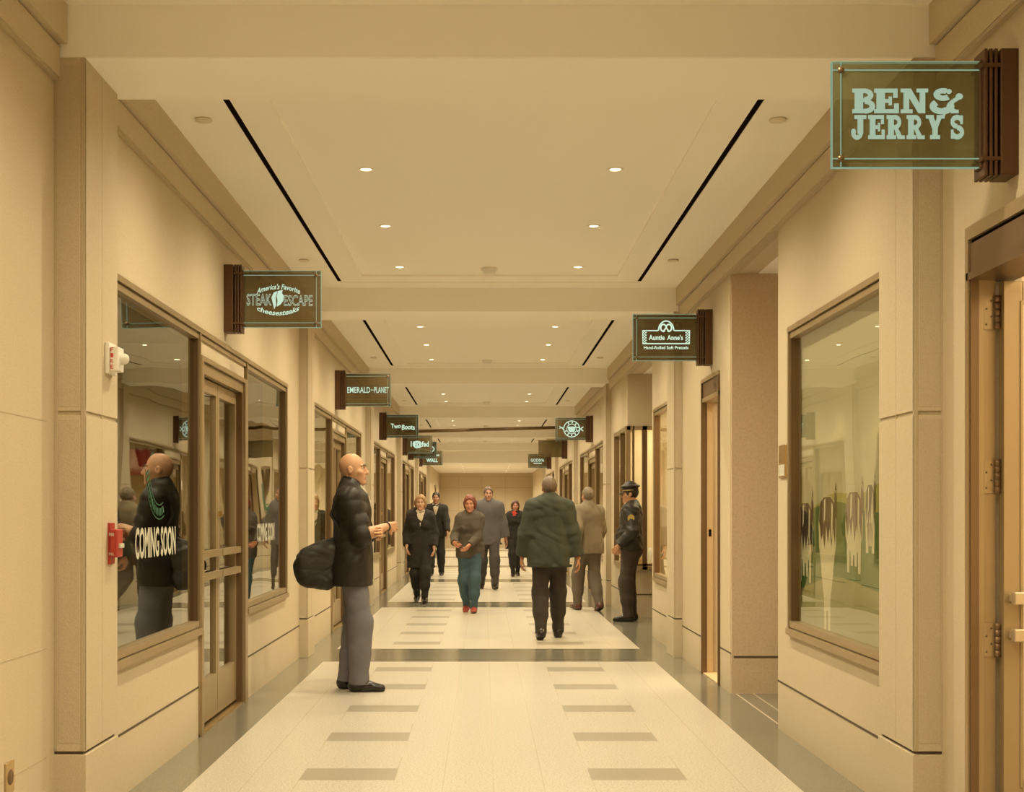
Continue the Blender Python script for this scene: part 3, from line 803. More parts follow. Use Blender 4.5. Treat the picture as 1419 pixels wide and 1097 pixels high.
# pull station
z = EYE-.135; y = 5.85
s = thing('fire_pull_station', 'red fire alarm pull station with tall backing plate on the near left pillar', 'fire alarm', (x, y, z))
m = MB(); m.box(x, x+.012, y-.035, y+.035, z-.09, z+.09); m.build('back_plate', RED, s, (x,y,z))
m = MB(); m.box(x+.012, x+.045, y-.045, y+.045, z-.06, z+.062); m.build('housing', RED, s, (x,y,z), bevel=.005)
m = MB(); m.box(x+.045, x+.056, y-.03, y+.03, z-.02, z+.0); m.build('pull_handle', TXT_W, s, (x,y,z), bevel=.003)
m = MB()
put_text(m, lambda u, v, t: (x+.02+u, y-.0458, z+v), 'FIRE', .022, .014, 0, .04, .02); put_text(m, lambda u, v, t: (x+.02+u, y-.0458, z+v), 'PULL', .022, .012, 0, -.045, .02)
m.build('lettering', TXT_W, s, (x,y,z))
# outlet low on the nearest left wall
z = EYE-.985; y = 4.97; x = X0[-1]
s = thing('wall_outlet', 'brass electrical outlet low on the nearest left wall', 'outlet', (x, y, z))
m = MB(); m.box(x, x+.006, y-.045, y+.045, z-.058, z+.058); m.build('cover_plate', BRASS, s, (x,y,z), bevel=.003)
m = MB(); m.lathe([(0,.009),(.026,.009),(.029,.006)], (x, y, z), 20, 'x'); m.build('socket', BRONZE, s, (x,y,z))
# notice plate beside the mural window
z = EYE+.315; y = 8.20; x = X[1]
s = thing('wall_notice', 'small framed notice on the stone wall beside the mural window', 'notice', (x, y, z))
m = MB(); m.box(x-.012, x, y-.09, y+.09, z-.10, z+.10); m.build('frame', BRASS, s, (x,y,z), bevel=.003)
m = MB(); m.box(x-.0135, x-.012, y-.075, y+.075, z-.09, z-.02); m.build('paper', TXT_W, s, (x,y,z))
# door closer inside the open shop door
m = MB(); m.tube([(2.02, 5.06, 2.262), (2.12, 4.93, 2.262), (2.30, 4.90, 2.262)], .009, 8); m.box(1.98, 2.05, 5.03, 5.10, 2.25, 2.275)
m.build('closer_arm', BRASS, door)

# ------------------------------------------------------------------ goods seen through the glass
PANEL = emit('lit_menu', (1,.82,.55), 3.0); REDG = emit('red_neon', (1,.06,.05), .45)
def inside(side, k, d): return X[side]+side*d
for i, (x, y, z, w, h) in enumerate(((2.12, 23.1, 2.12, .10, .26), (2.13, 23.1, 1.72, .12, .30), (2.16, 23.12, 1.30, .10, .26), (2.10, 24.6, 1.86, .13, .20), (2.12, 24.6, 1.50, .10, .16))):
    m = MB(); m.box(x-w/2, x+w/2, y, y+.04, z-h/2, z+h/2)
    o = m.build('menu_panel', BRONZE); p = MB(); p.box(x-w/2+.008, x+w/2-.008, y-.004, y, z-h/2+.008, z+h/2-.008); p.build('lit_face', PANEL, o)
    tag(o, 'lit menu panel in the right shop past the third pillar, %s from the front' % ORD[i].replace('nearest', 'first'), 'menu panel', 'lit menu panels')
m = MB(); m.box(2.26, 2.80, 23.0, 23.03, 1.98, 2.42); o = m.build('red_banner', BRONZE); p = MB(); p.box(2.27, 2.79, 22.996, 23.0, 1.99, 2.41); p.build('lit_face', REDG, o)
tag(o, 'red lit banner hung inside the right-hand shop past the third pillar', 'banner')
m = MB(); xx = inside(1, 2, 1.2); m.box(xx, xx+.6, 20.2, 25.0, 0, 1.02); m.box(xx-.05, xx+.65, 20.15, 25.05, 1.02, 1.06, 1)
tag(m.build('service_counter', [WOOD, BRASS]), 'long wooden service counter inside the right-hand shop past the third pillar', 'counter')
for i in range(5):
    m = MB(); y = 18.0-.16*i; h = .22+.06*((i*7) % 3); xx = 2.05+.17*i
    m.lathe([(0,0),(.05,0),(.055,h*.5),(.03,h*.8),(.018,h),(0,h)], (xx, 17.75+.1*(i % 2), .60), 16)
    tag(m.build('display_jar', [BRASS, WHITEP, CREAMW][i % 3]), 'jar on the lit corner display shelf, %s from its front left corner' % ORD[i].replace('nearest', 'first'), 'jar', 'jars in the corner display')
# ------------------------------------------------------------------ people: smooth implicit bodies turned into meshes
class Field:
    def __init__(s, lo, hi, vox):
        s.lo = np.array(lo, float); s.vox = vox
        s.n = np.maximum(np.ceil((np.array(hi)-s.lo)/vox).astype(int)+1, 4)
        s.d = np.full(tuple(s.n), .2, np.float32)
    def win(s, lo, hi):
        a = np.clip(np.floor((np.array(lo)-s.lo)/s.vox).astype(int), 0, s.n-1)
        b = np.clip(np.ceil((np.array(hi)-s.lo)/s.vox).astype(int)+1, a+1, s.n)
        ax = [ (s.lo[i]+s.vox*np.arange(a[i], b[i])).astype(np.float32) for i in range(3)]
        return tuple(slice(a[i], b[i]) for i in range(3)), (ax[0][:,None,None], ax[1][None,:,None], ax[2][None,None,:])
    def merge(s, sl, d, k, mode='add'):
        w = s.d[sl]
        if mode == 'add':
            h = np.maximum(k-np.abs(w-d), 0)/max(k, 1e-6); s.d[sl] = np.minimum(w, d)-h*h*k*.25
        else:
            e = -d; h = np.maximum(k-np.abs(w-e), 0)/max(k, 1e-6); s.d[sl] = np.maximum(w, e)+h*h*k*.25
    def cap(s, a, b, ra, rb=None, k=.03, sc=(1,1,1), M=None, mode='add'):
        """tapered capsule; sc squashes it in the axes of M (3x3, columns)"""
        rb = ra if rb is None else rb
        a = np.array(a, float); b = np.array(b, float); pad = max(ra, rb)*max(sc)+.05+k
        sl, (x, y, z) = s.win(np.minimum(a, b)-pad, np.maximum(a, b)+pad)
        q = [x-a[0], y-a[1], z-a[2]]; v = b-a
        if M is not None:
            q = [M[0,i]*q[0]+M[1,i]*q[1]+M[2,i]*q[2] for i in range(3)]; v = M.T@v
        q = [q[i]/sc[i] for i in range(3)]; v = v/np.array(sc)
        L = float(v@v)
        t = np.clip((q[0]*v[0]+q[1]*v[1]+q[2]*v[2])/L, 0, 1) if L > 1e-9 else np.zeros_like(q[0]+q[1]+q[2])
        d = np.sqrt((q[0]-t*v[0])**2+(q[1]-t*v[1])**2+(q[2]-t*v[2])**2)-(ra+(rb-ra)*t)
        s.merge(sl, (d*min(sc)).astype(np.float32), k, mode)
    def ell(s, c, r, M=None, k=.02, mode='add'):
        c = np.array(c, float); pad = max(r)+.05+k
        sl, (x, y, z) = s.win(c-pad, c+pad)
        q = [x-c[0], y-c[1], z-c[2]]
        if M is not None: q = [M[0,i]*q[0]+M[1,i]*q[1]+M[2,i]*q[2] for i in range(3)]
        k0 = np.sqrt(sum((q[i]/r[i])**2 for i in range(3))); k1 = np.sqrt(sum((q[i]/r[i]**2)**2 for i in range(3)))+1e-6
        s.merge(sl, (k0*(k0-1)/k1).astype(np.float32), k, mode)
    def cut(s, p, n, k=.006, region=None):
        """keep only the side of the plane the normal points away from"""
        sl, (x, y, z) = s.win(*(region or (s.lo, s.lo+s.vox*s.n)))
        d = (x-p[0])*n[0]+(y-p[1])*n[1]+(z-p[2])*n[2]
        s.d[sl] = np.maximum(s.d[sl], d.astype(np.float32))
    def wrinkle(s, amp, f, seed=0):
        sl, (x, y, z) = s.win(s.lo, s.lo+s.vox*s.n); r = np.random.RandomState(seed); t = 0
        for i in range(4):
            w = r.randn(3)*f*(.45+.35*i); q = r.randn(3)*f*.33
            ph = np.sin(q[0]*x+q[1]*y+q[2]*z+r.rand()*6.3)*1.6+np.sin(q[1]*1.7*x-q[2]*1.3*y+q[0]*1.9*z+r.rand()*6)*1.3
            t = t+(1-2*np.abs(np.sin(w[0]*x+w[1]*y+w[2]*z+ph)))/(1+.5*i)
        s.d += (t*amp*.34).astype(np.float32)
    def mesh(s):
        d = s.d; d[0] = d[-1] = .1; d[:,0] = d[:,-1] = .1; d[:,:,0] = d[:,:,-1] = .1
        g = d < 0; c = np.zeros(tuple(s.n-1), np.int8)
        offs = [(i,j,k) for i in (0,1) for j in (0,1) for k in (0,1)]
        for i,j,k in offs: c += g[i:s.n[0]-1+i, j:s.n[1]-1+j, k:s.n[2]-1+k]
        act = (c > 0) & (c < 8); idx = np.full(act.shape, -1, np.int64); I = np.argwhere(act); idx[act] = np.arange(len(I))
        val = {o: d[I[:,0]+o[0], I[:,1]+o[1], I[:,2]+o[2]].astype(float) for o in offs}
        acc = np.zeros((len(I),3)); num = np.zeros(len(I))
        for o in offs:
            for ax in range(3):
                if o[ax] == 0:
                    e = list(o); e[ax] = 1; e = tuple(e); va, vb = val[o], val[e]; m = (va < 0) != (vb < 0)
                    t = np.where(m, va/np.where(m, va-vb, 1), 0)
                    p = np.tile(np.array(o, float), (len(I),1)); p[:,ax] += t; acc += p*m[:,None]; num += m
        V = s.lo+(I+acc/num[:,None])*s.vox; Q = []
        for ax in range(3):
            u, w = [(1,2),(2,0),(0,1)][ax]; n = s.n
            sa = [slice(1,-1)]*3; sa[ax] = slice(0,-1); sb = list(sa); sb[ax] = slice(1,None)
            A, B = g[tuple(sa)], g[tuple(sb)]; E = np.argwhere(A != B); E2 = E.copy()
            for a2 in (u, w): E2[:,a2] += 1
            fl = A[tuple(E.T)]
            def cell(du, dw):
                t = E2.copy(); t[:,u] -= du; t[:,w] -= dw; return idx[tuple(t.T)]
            q = np.stack([cell(1,1), cell(0,1), cell(0,0), cell(1,0)], 1); q[~fl] = q[~fl][:,::-1]; Q.append(q)
        return V, np.concatenate(Q)
def mesh_obj(name, V, Q, mats, parent, mi=None):
    me = bpy.data.meshes.new(name)
    me.vertices.add(len(V)); me.vertices.foreach_set('co', V.astype(np.float32).ravel())
    me.loops.add(Q.size); me.loops.foreach_set('vertex_index', Q.astype(np.int32).ravel())
    me.polygons.add(len(Q)); me.polygons.foreach_set('loop_start', np.arange(0, Q.size, 4, dtype=np.int32))
    me.polygons.foreach_set('loop_total', np.full(len(Q), 4, np.int32))
    for m in (mats if isinstance(mats, list) else [mats]): me.materials.append(m)
    if mi is not None: me.polygons.foreach_set('material_index', mi.astype(np.int32))
    me.update(calc_edges=True); me.validate()
    me.polygons.foreach_set('use_smooth', np.ones(len(me.polygons), bool))
    o = bpy.data.objects.new(name, me); C.objects.link(o); o.parent = parent; return o
def nrm(v): v = np.array(v, float); return v/(np.linalg.norm(v)+1e-9)
def ik(A, T, l1, l2, hint):
    A = np.array(A, float); T = np.array(T, float); v = T-A; d = min(np.linalg.norm(v), (l1+l2)*.999); u = nrm(v)
    a = (l1*l1-l2*l2+d*d)/(2*d); h = math.sqrt(max(l1*l1-a*a, 0)); p = np.array(hint, float); p = nrm(p-u*(p@u))
    return A+u*a+p*h, A+u*d
def rot(yaw, pitch=0, roll=0):
    return np.array((Matrix.Rotation(yaw,3,'Z') @ Matrix.Rotation(pitch,3,'X') @ Matrix.Rotation(roll,3,'Y')))

def cloth(name, col, rough=.85, nz=40, coat=0, sheen=.0):
    return mat(name, col, rough, noise=[(2.2,.25,tuple(c*.75 for c in col)),(260,.3,tuple(c*.7 for c in col))], bump=(220,.25,.002), coat=coat, sheen=sheen)
def skin_mat(name, col):
    m = mat(name, col, .5, noise=(14,.35,(col[0]*.85,col[1]*.68,col[2]*.6)), spec=.35)
    b = m.node_tree.nodes['Principled BSDF']; b.inputs['Subsurface Weight'].default_value = .08; b.inputs['Subsurface Radius'].default_value = (.02,.008,.004)
    return m
EYE_W = mat('eye_white', (.72,.68,.6), .2); EYE_D = mat('eye_dark', (.03,.02,.012), .15)

def person(label, loc, yaw, H, pose, look, vox=.0075):
    s = H/1.75
    root = thing('person', label, 'person', (loc[0], loc[1], 0), yaw, 'people in the corridor')
    V3 = lambda p: np.array(p, float)*s
    lean = pose.get('lean', 0); bend = pose.get('side', 0)
    hipz = pose.get('hip', .93)
    pel = V3((0, pose.get('hy', 0), hipz)); spine = nrm((math.sin(bend), math.sin(lean), math.cos(lean)))
    up = lambda h, x=0, y=0: pel+spine*h*s+np.array((x, y, 0))*s
    bulk = look.get('bulk', 1.0)
    fem = look.get('fem', False)
    shw = (.140 if fem else .163)*(.5+.5*bulk)
    J = {}
    for sd, nm in ((1,'R'),(-1,'L')):
        J['hip'+nm] = pel+np.array((.088*sd,0,-.01))*s
        ank = V3(pose.get('ank'+nm, (.095*sd, 0, .085)))
        J['kn'+nm], J['an'+nm] = ik(J['hip'+nm], ank, .435*s, .42*s, pose.get('knee', (0.05*sd,1,0)))
        J['sh'+nm] = up(.468, shw*sd, -.008)
        wr = V3(pose.get('wr'+nm, (.25*sd, .05, .86)))
        J['el'+nm], J['wr'+nm] = ik(J['sh'+nm], wr, .285*s, .255*s, pose.get('el'+nm, (.5*sd,-1,-.2)))
    pts = np.array(list(J.values())+[up(.86), up(.86)]); lo = pts.min(0)-.30*s; hi = pts.max(0)+.27*s; lo[2] = -.012
    # ---------------- body
    f = Field(lo, hi, vox)
    hr = rot(pose.get('hyaw', 0), pose.get('hpitch', 0), pose.get('hroll', 0))
    neck = up(.545, 0, -.008); hc = up(.545, 0, -.008)+hr@V3((0,.022,.135))
    hs = s*look.get('head', .955)
    HP = lambda x, y, z: hc+hr@(np.array((x,y,z))*hs)
    sq = (1,.66,1)
    def torso(g, add, lowz, k=.06, chest=1.0, hem=None):
        g.cap(up(-.02), up(.14), .150*s*bulk+add, .138*s*bulk+add, k, sq)
        g.cap(up(.14), up(.38), .138*s*bulk*chest+add, .162*s*bulk*chest+add, k, (1,.68,1))
        g.cap(up(.44,-shw+.05,-.01), up(.44,shw-.05,-.01), .060*s+add*.8, None, k, (1,.95,1))
        for sd in (-1,1): g.cap(up(.545,.02*sd,-.015), up(.475,(shw-.02)*sd,-.012), .042*s+add*.35, .046*s+add*.4, .04)
        g.cap(up(.40,-.06,.0), up(.40,.06,.0), .098*s*bulk+add*.9, None, k, (1,.8,1))
        g.cap(up(.50,-.05,-.02), up(.545,0,-.012), .052*s+add*.7, .05*s+add*.5, k)
        if fem:
            for sd in (-1,1): g.ell(up(.33,.072*sd,.075), (.062*s+add*.5,)*3, None, .04)
        if look.get('belly'): g.ell(up(.12,0,.055), (.14*s+add,.115*s+add,.15*s+add), None, .06)
    torso(f, 0, 0)
    for nm in 'RL':
        sd = 1 if nm == 'R' else -1
        h, kn, an = J['hip'+nm], J['kn'+nm], J['an'+nm]
        f.cap(h, kn, .086*s*(.6+.4*bulk), .054*s, .05); f.cap(h+np.array((0,-.03,.0))*s, h+np.array((0,-.03,-.03))*s, .085*s, None, .05)
        cf = kn+(an-kn)*.32; back = nrm(np.cross(nrm(an-kn), (1,0,0)))
        f.cap(kn, an, .05*s, .036*s, .03); f.cap(cf+back*.014*s, cf+(an-kn)*.25, .050*s, .036*s, .04)
        sh, el, wr = J['sh'+nm], J['el'+nm], J['wr'+nm]
        f.ell(sh, (.050*s,.052*s,.054*s), None, .04); f.cap(sh, el, .047*s, .037*s, .03)
        f.cap(el, el+(wr-el)*.3, .037*s, .039*s, .02); f.cap(el+(wr-el)*.3, wr, .039*s, .027*s, .02)
    # hands
    for nm in 'RL':
        sd = 1 if nm == 'R' else -1
        el, wr = J['el'+nm], J['wr'+nm]
        fd = nrm(pose.get('hd'+nm, wr-el)); fd = nrm(fd*.7+nrm(wr-el)*.3)
        pn = np.array(pose.get('pn'+nm, (-sd, 0, 0)), float); pn = nrm(pn-fd*(pn@fd))      # palm faces this way
        th = nrm(np.cross(fd, pn)*(-sd))                                                     # towards the thumb
        curl = pose.get('curl'+nm, pose.get('curl', .45))
        for i, (o, ln, r) in enumerate(((.028,.044,.0088),(.009,.049,.0092),(-.010,.045,.0088),(-.028,.035,.0078))):
            base = wr+fd*.012*s+th*o*.55*s; kn = wr+fd*(.088-.004*abs(i-1))*s+th*o*s
            f.cap(base, kn, .0145*s, .0115*s, .014)
            p = kn; ang = curl*.55
            for q, lf in enumerate((1, .64, .5)):
                dv = fd*math.cos(ang)+pn*math.sin(ang)+th*o*1.6*(q == 0); n2 = p+nrm(dv)*ln*lf*s
                f.cap(p, n2, r*s*(1-.06*q), r*s*(.95-.09*q), .004); p = n2; ang += curl*(.95+.06*i)
        b = wr+fd*.022*s+th*.018*s; dv = nrm(fd*.72+th*.68+pn*.25); m1 = b+dv*.042*s
        f.cap(b, m1, .0165*s, .0115*s, .012); dv2 = nrm(fd*.92+th*.2+pn*(.2+.5*curl)); m2 = m1+dv2*.032*s
        f.cap(m1, m2, .0112*s, .010*s, .004); f.cap(m2, m2+nrm(dv2+pn*.3*curl)*.024*s, .0098*s, .0082*s, .004)
    # feet under the shoes
    FT = {}
    for nm in 'RL':
        sd = 1 if nm == 'R' else -1
        an = J['an'+nm]; ty = pose.get('toe'+nm, -.12*sd); pt = pose.get('foot'+nm, 0)
        R = rot(ty, pt); FT[nm] = (an, R)
        G = lambda x, y, z: an+R@(np.array((x,y,z))*s)
        f.cap(G(0,-.03,-.045), G(0,.06,-.052), .034*s, .032*s, .03); f.cap(G(0,.06,-.052), G(.006*-sd,.15,-.062), .034*s, .024*s, .02, (1,1,1))
        f.cap(an, G(0,0,-.03), .034*s, .036*s, .03)
    # head
    f.cap(neck-spine*.02*s, HP(0,-.022,-.05), .054*s*(.9 if fem else 1), .050*s*(.9 if fem else 1), .03)
    f.ell(HP(0,-.012,.032), (.0765*hs,.097*hs,.098*hs), hr, .01)
    f.ell(HP(0,.026,-.045), (.058*hs,.073*hs,.072*hs), hr, .035)
    f.ell(HP(0,.080,-.100), (.026*hs,.020*hs,.018*hs), hr, .03)
    for sd in (-1,1):
        f.ell(HP(.043*sd,.066,-.022), (.022*hs,.02*hs,.018*hs), hr, .025)                    # cheekbone
        f.ell(HP(.031*sd,.099,.014), (.020*hs,.017*hs,.012*hs), hr, .012, 'sub')             # eye socket
        f.ell(HP(.031*sd,.0755,.013), (.0135*hs,.0125*hs,.0115*hs), hr, .004)                # lids
        f.cap(HP(.014*sd,.094,.031), HP(.045*sd,.080,.033), .0075*hs, .006*hs, .012)         # brow
        f.cap(HP(.0055*sd,.107,-.030), HP(.011*sd,.101,-.031), .0075*hs, .0065*hs, .006)     # nostril wing
        # ear
        f.ell(HP(.079*sd,-.008,-.002), (.009*hs,.019*hs,.031*hs), hr, .006); f.ell(HP(.088*sd,.0,.0), (.007*hs,.010*hs,.017*hs), hr, .004, 'sub')
    f.cap(HP(0,.091,.020), HP(0,.112,-.020), .0085*hs, .0115*hs, .014); f.ell(HP(0,.1125,-.025), (.0115*hs,)*3, hr, .010)
    f.cap(HP(-.018,.090,-.058), HP(.018,.090,-.058), .0085*hs, None, .008, (1,1,.8)); f.cap(HP(-.014,.090,-.071), HP(.014,.090,-.071), .0085*hs, None, .008)
    f.cap(HP(-.024,.100,-.0645), HP(.024,.100,-.0645), .0022*hs, None, .003, mode='sub')
    V, Q = f.mesh()
    cen = V[Q].mean(1); lc = (cen-hc)@hr/hs
    mi = np.zeros(len(Q), int); lip = (np.abs(lc[:,0]) < .023) & (lc[:,1] > .078) & (np.abs(lc[:,2]+.0645) < .0125); mi[lip] = 1
    sk = look.get('skin', (.56,.32,.18))
    body = mesh_obj('body', V, Q, [skin_mat('skin_%02d%02d%02d' % tuple(int(c*99) for c in sk), sk), mat('lips', (.42,.16,.11), .45)], root, mi)
    for sd in (-1,1):
        m = MB(); c = HP(.031*sd,.0800,.013)
        fw = hr@np.array((0,1.0,0)); t1 = hr@np.array((1.0,0,0)); t2 = hr@np.array((0,0,1.0)); r = .0115*hs
        vs = []; fs = []; n = 14; rings = 7
        for i in range(rings+1):
            a = PI*.55*i/rings
            for j in range(n):
                b = 2*PI*j/n; vs.append(tuple(c+fw*r*math.cos(a)+(t1*math.cos(b)+t2*math.sin(b))*r*math.sin(a)))
        for i in range(rings):
            for j in range(n): fs.append((i*n+j, (i+1)*n+j, (i+1)*n+(j+1) % n, i*n+(j+1) % n))
        for i, q in enumerate(fs): m.add([vs[x] for x in q], [(0,1,2,3)], 1 if i < 3*n else 0, True)
        m.build('eye', [EYE_W, EYE_D], root)
        if look.get('brow', True):
            m = MB(); m.tube([HP(.014*sd,.1010,.031), HP(.030*sd,.0985,.0375), HP(.047*sd,.0850,.034)], [.0028*hs,.0034*hs,.0018*hs], 6)
            m.build('eyebrow', mat('brow_'+look.get('hairname','dark'), look.get('hair') or (.05,.03,.02), .8), root)
    # ---------------- trousers
    if look.get('trousers') is not None:
        g = Field(lo, hi, vox*1.15); a = .016*s
        g.cap(up(-.03), up(.07), .150*s*bulk+a*.8, .142*s*bulk+a*.7, .06, sq)
        if look.get('belly'): g.ell(up(.10,0,.05), (.14*s+a,.115*s+a,.12*s+a), None, .06)
        for nm in 'RL':
            h, kn, an = J['hip'+nm], J['kn'+nm], J['an'+nm]; fl = look.get('flare', .060)
            g.cap(h, kn, .086*s*(.6+.4*bulk)+a, .062*s+a, .05); g.cap(h+np.array((0,-.03,0))*s, h+np.array((0,-.03,-.03))*s, .086*s+a, None, .05)
            e = an-nrm(an-kn)*look.get('crop', 0)*s+nrm(an-kn)*.03*s
            g.cap(kn, e, .062*s+a*.8, fl*s, .05); g.cap(kn, kn+(e-kn)*.5, .066*s+a*.8, .064*s+a*.6, .05)
        g.wrinkle(.006*s, 16/s, 3)
        for nm in 'RL':
            kn, an = J['kn'+nm], J['an'+nm]; e = an+nrm(an-kn)*(.03-look.get('crop',0))*s; n = nrm(an-kn)
            g.cut(e, n, region=(e-.17*s, e+.17*s))
        g.cut(up(.085), (0,0,1), region=(up(.085)-.4, up(.085)+.4)) if False else None
        V, Q = g.mesh(); mesh_obj('trousers', V, Q, cloth('trousers_%s' % look['tname'], look['trousers'], .85), root)
    # ---------------- jacket or coat
    jk = look['jacket']; a = jk.get('puff', .02)*s; hem = jk.get('hem', -.14)
    g = Field(lo-.03, hi+.03, vox*1.15); torso(g, a, 0, .06, jk.get('chest', 1.0))
    if hem < .0:
        fl = jk.get('flare', .0)
        g.cap(up(.05), up(hem-.03), .148*s*bulk+a, .158*s*bulk+a+fl*s, .06, (1,.70,1))
    if hem < -.02:
        for sd in (-1,1): g.cap(up(.0,.085*sd,-.01), up(hem-.05,.085*sd,-.01), .092*s+a, .090*s+a, .05)
    for nm in 'RL':
        sh, el, wr = J['sh'+nm], J['el'+nm], J['wr'+nm]; e = el+(wr-el)*jk.get('sleeve', .96)
        g.ell(sh, (.052*s+a*.7,)*3, None, .05); g.cap(sh, el, .050*s+a*.85, .046*s+a*.9, .045); g.cap(el, e, .046*s+a*.9, .036*s+a*.8, .03)
    if jk.get('collar', True):
        g.cap(up(.50,0,-.01), up(.575,0,-.012), .070*s+a*.3, .064*s+a*.2, .03)
    g.cap(up(.53,0,.02), up(.64,0,.03), .052*s, .060*s, .004, mode='sub')
    if not jk.get('collar', True): g.cap(up(.545,0,.0), up(.66,0,.01), .066*s, .07*s, .006, mode='sub')
    if jk.get('hood'): g.ell(up(.50,0,-.095), (.125*s,.062*s,.085*s), None, .04)
    g.wrinkle(jk.get('wr', .008)*s, 15/s, jk.get('seed', 1))
    for nm in 'RL':
        el, wr = J['el'+nm], J['wr'+nm]; e = el+(wr-el)*jk.get('sleeve', .96); n = nrm(wr-el)
        g.cut(e, n, region=(e-.075*s, e+.075*s))
    h0 = up(hem); g.cut(h0, -spine, region=((lo[0], lo[1], -1), (hi[0], hi[1], h0[2]+.1))) if False else None
    sl, (x, y, z) = g.win(g.lo, g.lo+g.vox*g.n)
    core = (np.abs(x-h0[0]) < .30*s) & (np.abs(y-h0[1]) < .26*s) & (z < h0[2]+.02*s)
    # the hem is a clean edge, but hanging sleeves and hands below it stay
    keep = np.full(g.d.shape, .2, np.float32)
    kf = Field(lo-.03, hi+.03, vox*1.15)
    for nm in 'RL':
        sh, el, wr = J['sh'+nm], J['el'+nm], J['wr'+nm]; e = el+(wr-el)*jk.get('sleeve', .96)
        kf.cap(el, e, .046*s+a*.9, .036*s+a*.8, .03); kf.cut(e, nrm(wr-el), region=(e-.075*s, e+.075*s))
    plane = np.maximum(g.d, (h0[2]-z)*np.ones_like(g.d)); g.d = np.minimum(plane, kf.d).astype(np.float32)
    V, Q = g.mesh(); cen = V[Q].mean(1)
    jm = [jk.get('mat') or cloth('jacket_%s' % jk['name'], jk['col'], jk.get('rough', .85), coat=jk.get('coat', 0))]; mi = None
    if jk.get('col2'):
        mi = np.zeros(len(Q), int); jm.append(cloth('jacket_%s_trim' % jk['name'], jk['col2'], .8)); mi[jk['sel']((cen-pel)/s)] = 1
    jo = mesh_obj(jk.get('part', 'jacket'), V, Q, jm, root, mi)
    # shirt showing at the neck
    if look.get('shirt'):
        g = Field(up(.26)-.22*s, up(.62)+.22*s, vox); torso(g, a+.006*s, 0, .06, jk.get('chest', 1.0))
        g.cap(up(.50,0,-.006), up(.570,0,-.008), .066*s+a*.3, .060*s+a*.2, .03)
        vb = up(.30); g.cut(vb, nrm((1,0,-.30))); g.cut(vb, nrm((-1,0,-.30))); g.cut(up(.4,0,.02), (0,-1,0)); g.cut(up(.575), (0,0,1))
        g.cap(up(.53,0,.02), up(.66,0,.03), .050*s, .056*s, .004, mode='sub')
        V, Q = g.mesh(); mesh_obj('shirt', V, Q, cloth('shirt_%s' % look['sname'], look['shirt'], .8), root)
    if look.get('scarf'):
        g = Field(up(.35)-.2*s, up(.62)+.2*s, vox); g.cap(up(.53,-.03,0), up(.53,.03,0), .085*s, None, .03, (1,.95,.55)); g.cap(up(.51,.02,.09), up(.34,.05,.125), .036*s, .042*s, .03, (1,.5,1))
        g.wrinkle(.012*s, 40/s, 5); V, Q = g.mesh(); mesh_obj('scarf', V, Q, cloth('scarf_red', look['scarf'], .9), root)
    # ---------------- shoes
    for nm in 'RL':
        sd = 1 if nm == 'R' else -1; an, R = FT[nm]; G = lambda x, y, z: an+R@(np.array((x,y,z))*s)
        g = Field(an-.26*s, an+.26*s, min(vox, .006))
        g.cap(G(0,-.038,-.040), G(0,.055,-.045), .044*s, .042*s, .03); g.cap(G(0,.055,-.045), G(-.008*sd,.165,-.060), .043*s, .030*s, .03, (1,1,1))
        g.cap(G(0,-.02,.0), G(0,-.02,-.04), .047*s, .045*s, .03)
        n = R@np.array((0,0,-1.0)); g.cut(G(0,0,-.083), n); g.cut(G(0,0,.012), R@np.array((0,0,1.0)))
        V, Q = g.mesh(); c2 = ((V[Q].mean(1)-an)@R)/s; mi = np.where(c2[:,2] < -.068, 1, 0)
        mesh_obj('shoe', V, Q, [mat('shoe_'+look['shoename'], look['shoes'], look.get('shoerough', .25), spec=.5), mat('shoe_sole', (.02,.016,.012), .7)], root, mi)
    # ---------------- hair
    if look.get('hair'):
        hm = mat('hair_'+look['hairname'], look['hair'], .55, noise=(60,.5,tuple(c*.5 for c in look['hair'])), bump=(150,.5,.004))
        g = Field(hc-.30*s, hc+.24*s, vox); st = look.get('hairstyle', 'short'); t = .007 if st == 'short' else .017
        g.ell(HP(0,-.014,.036), ((.0765+t)*hs,(.097+t)*hs,(.098+t)*hs), hr, .01)
        if st == 'long':
            for q, w in ((-.062,.030),(.062,.030)): g.cap(HP(q*1.08,-.02,.0), HP(q*1.1,-.02,-.15), w*hs, .026*hs, .03)
            g.cap(HP(0,-.06,.0), HP(0,-.075,-.17), .07*hs, .06*hs, .04, (1,.7,1))
        if st == 'bob':
            for q, w in ((-.066,.026),(.066,.026)): g.cap(HP(q*1.12,-.030,.02), HP(q*1.16,-.030,-.060), w*hs, .016*hs, .03)
            g.cap(HP(0,-.06,.0), HP(0,-.065,-.07), .066*hs, .055*hs, .04, (1,.7,1))
        g.ell(HP(0,.130,-.024), (.090*hs,.118*hs,.122*hs), hr, .010, 'sub')
        if st == 'short':
            for sd in (-1,1): g.ell(HP(.09*sd,.0,-.02), (.025*hs,.034*hs,.045*hs), hr, .01, 'sub')
            g.cut(HP(0,-.05,-.055), nrm(hr@np.array((0,.25,-1.0))))
        g.wrinkle(.005*s, 90/s, 7); V, Q = g.mesh(); mesh_obj('hair', V, Q, hm, root)
    return root, dict(J=J, HP=HP, hr=hr, hs=hs, up=up, s=s, pel=pel)

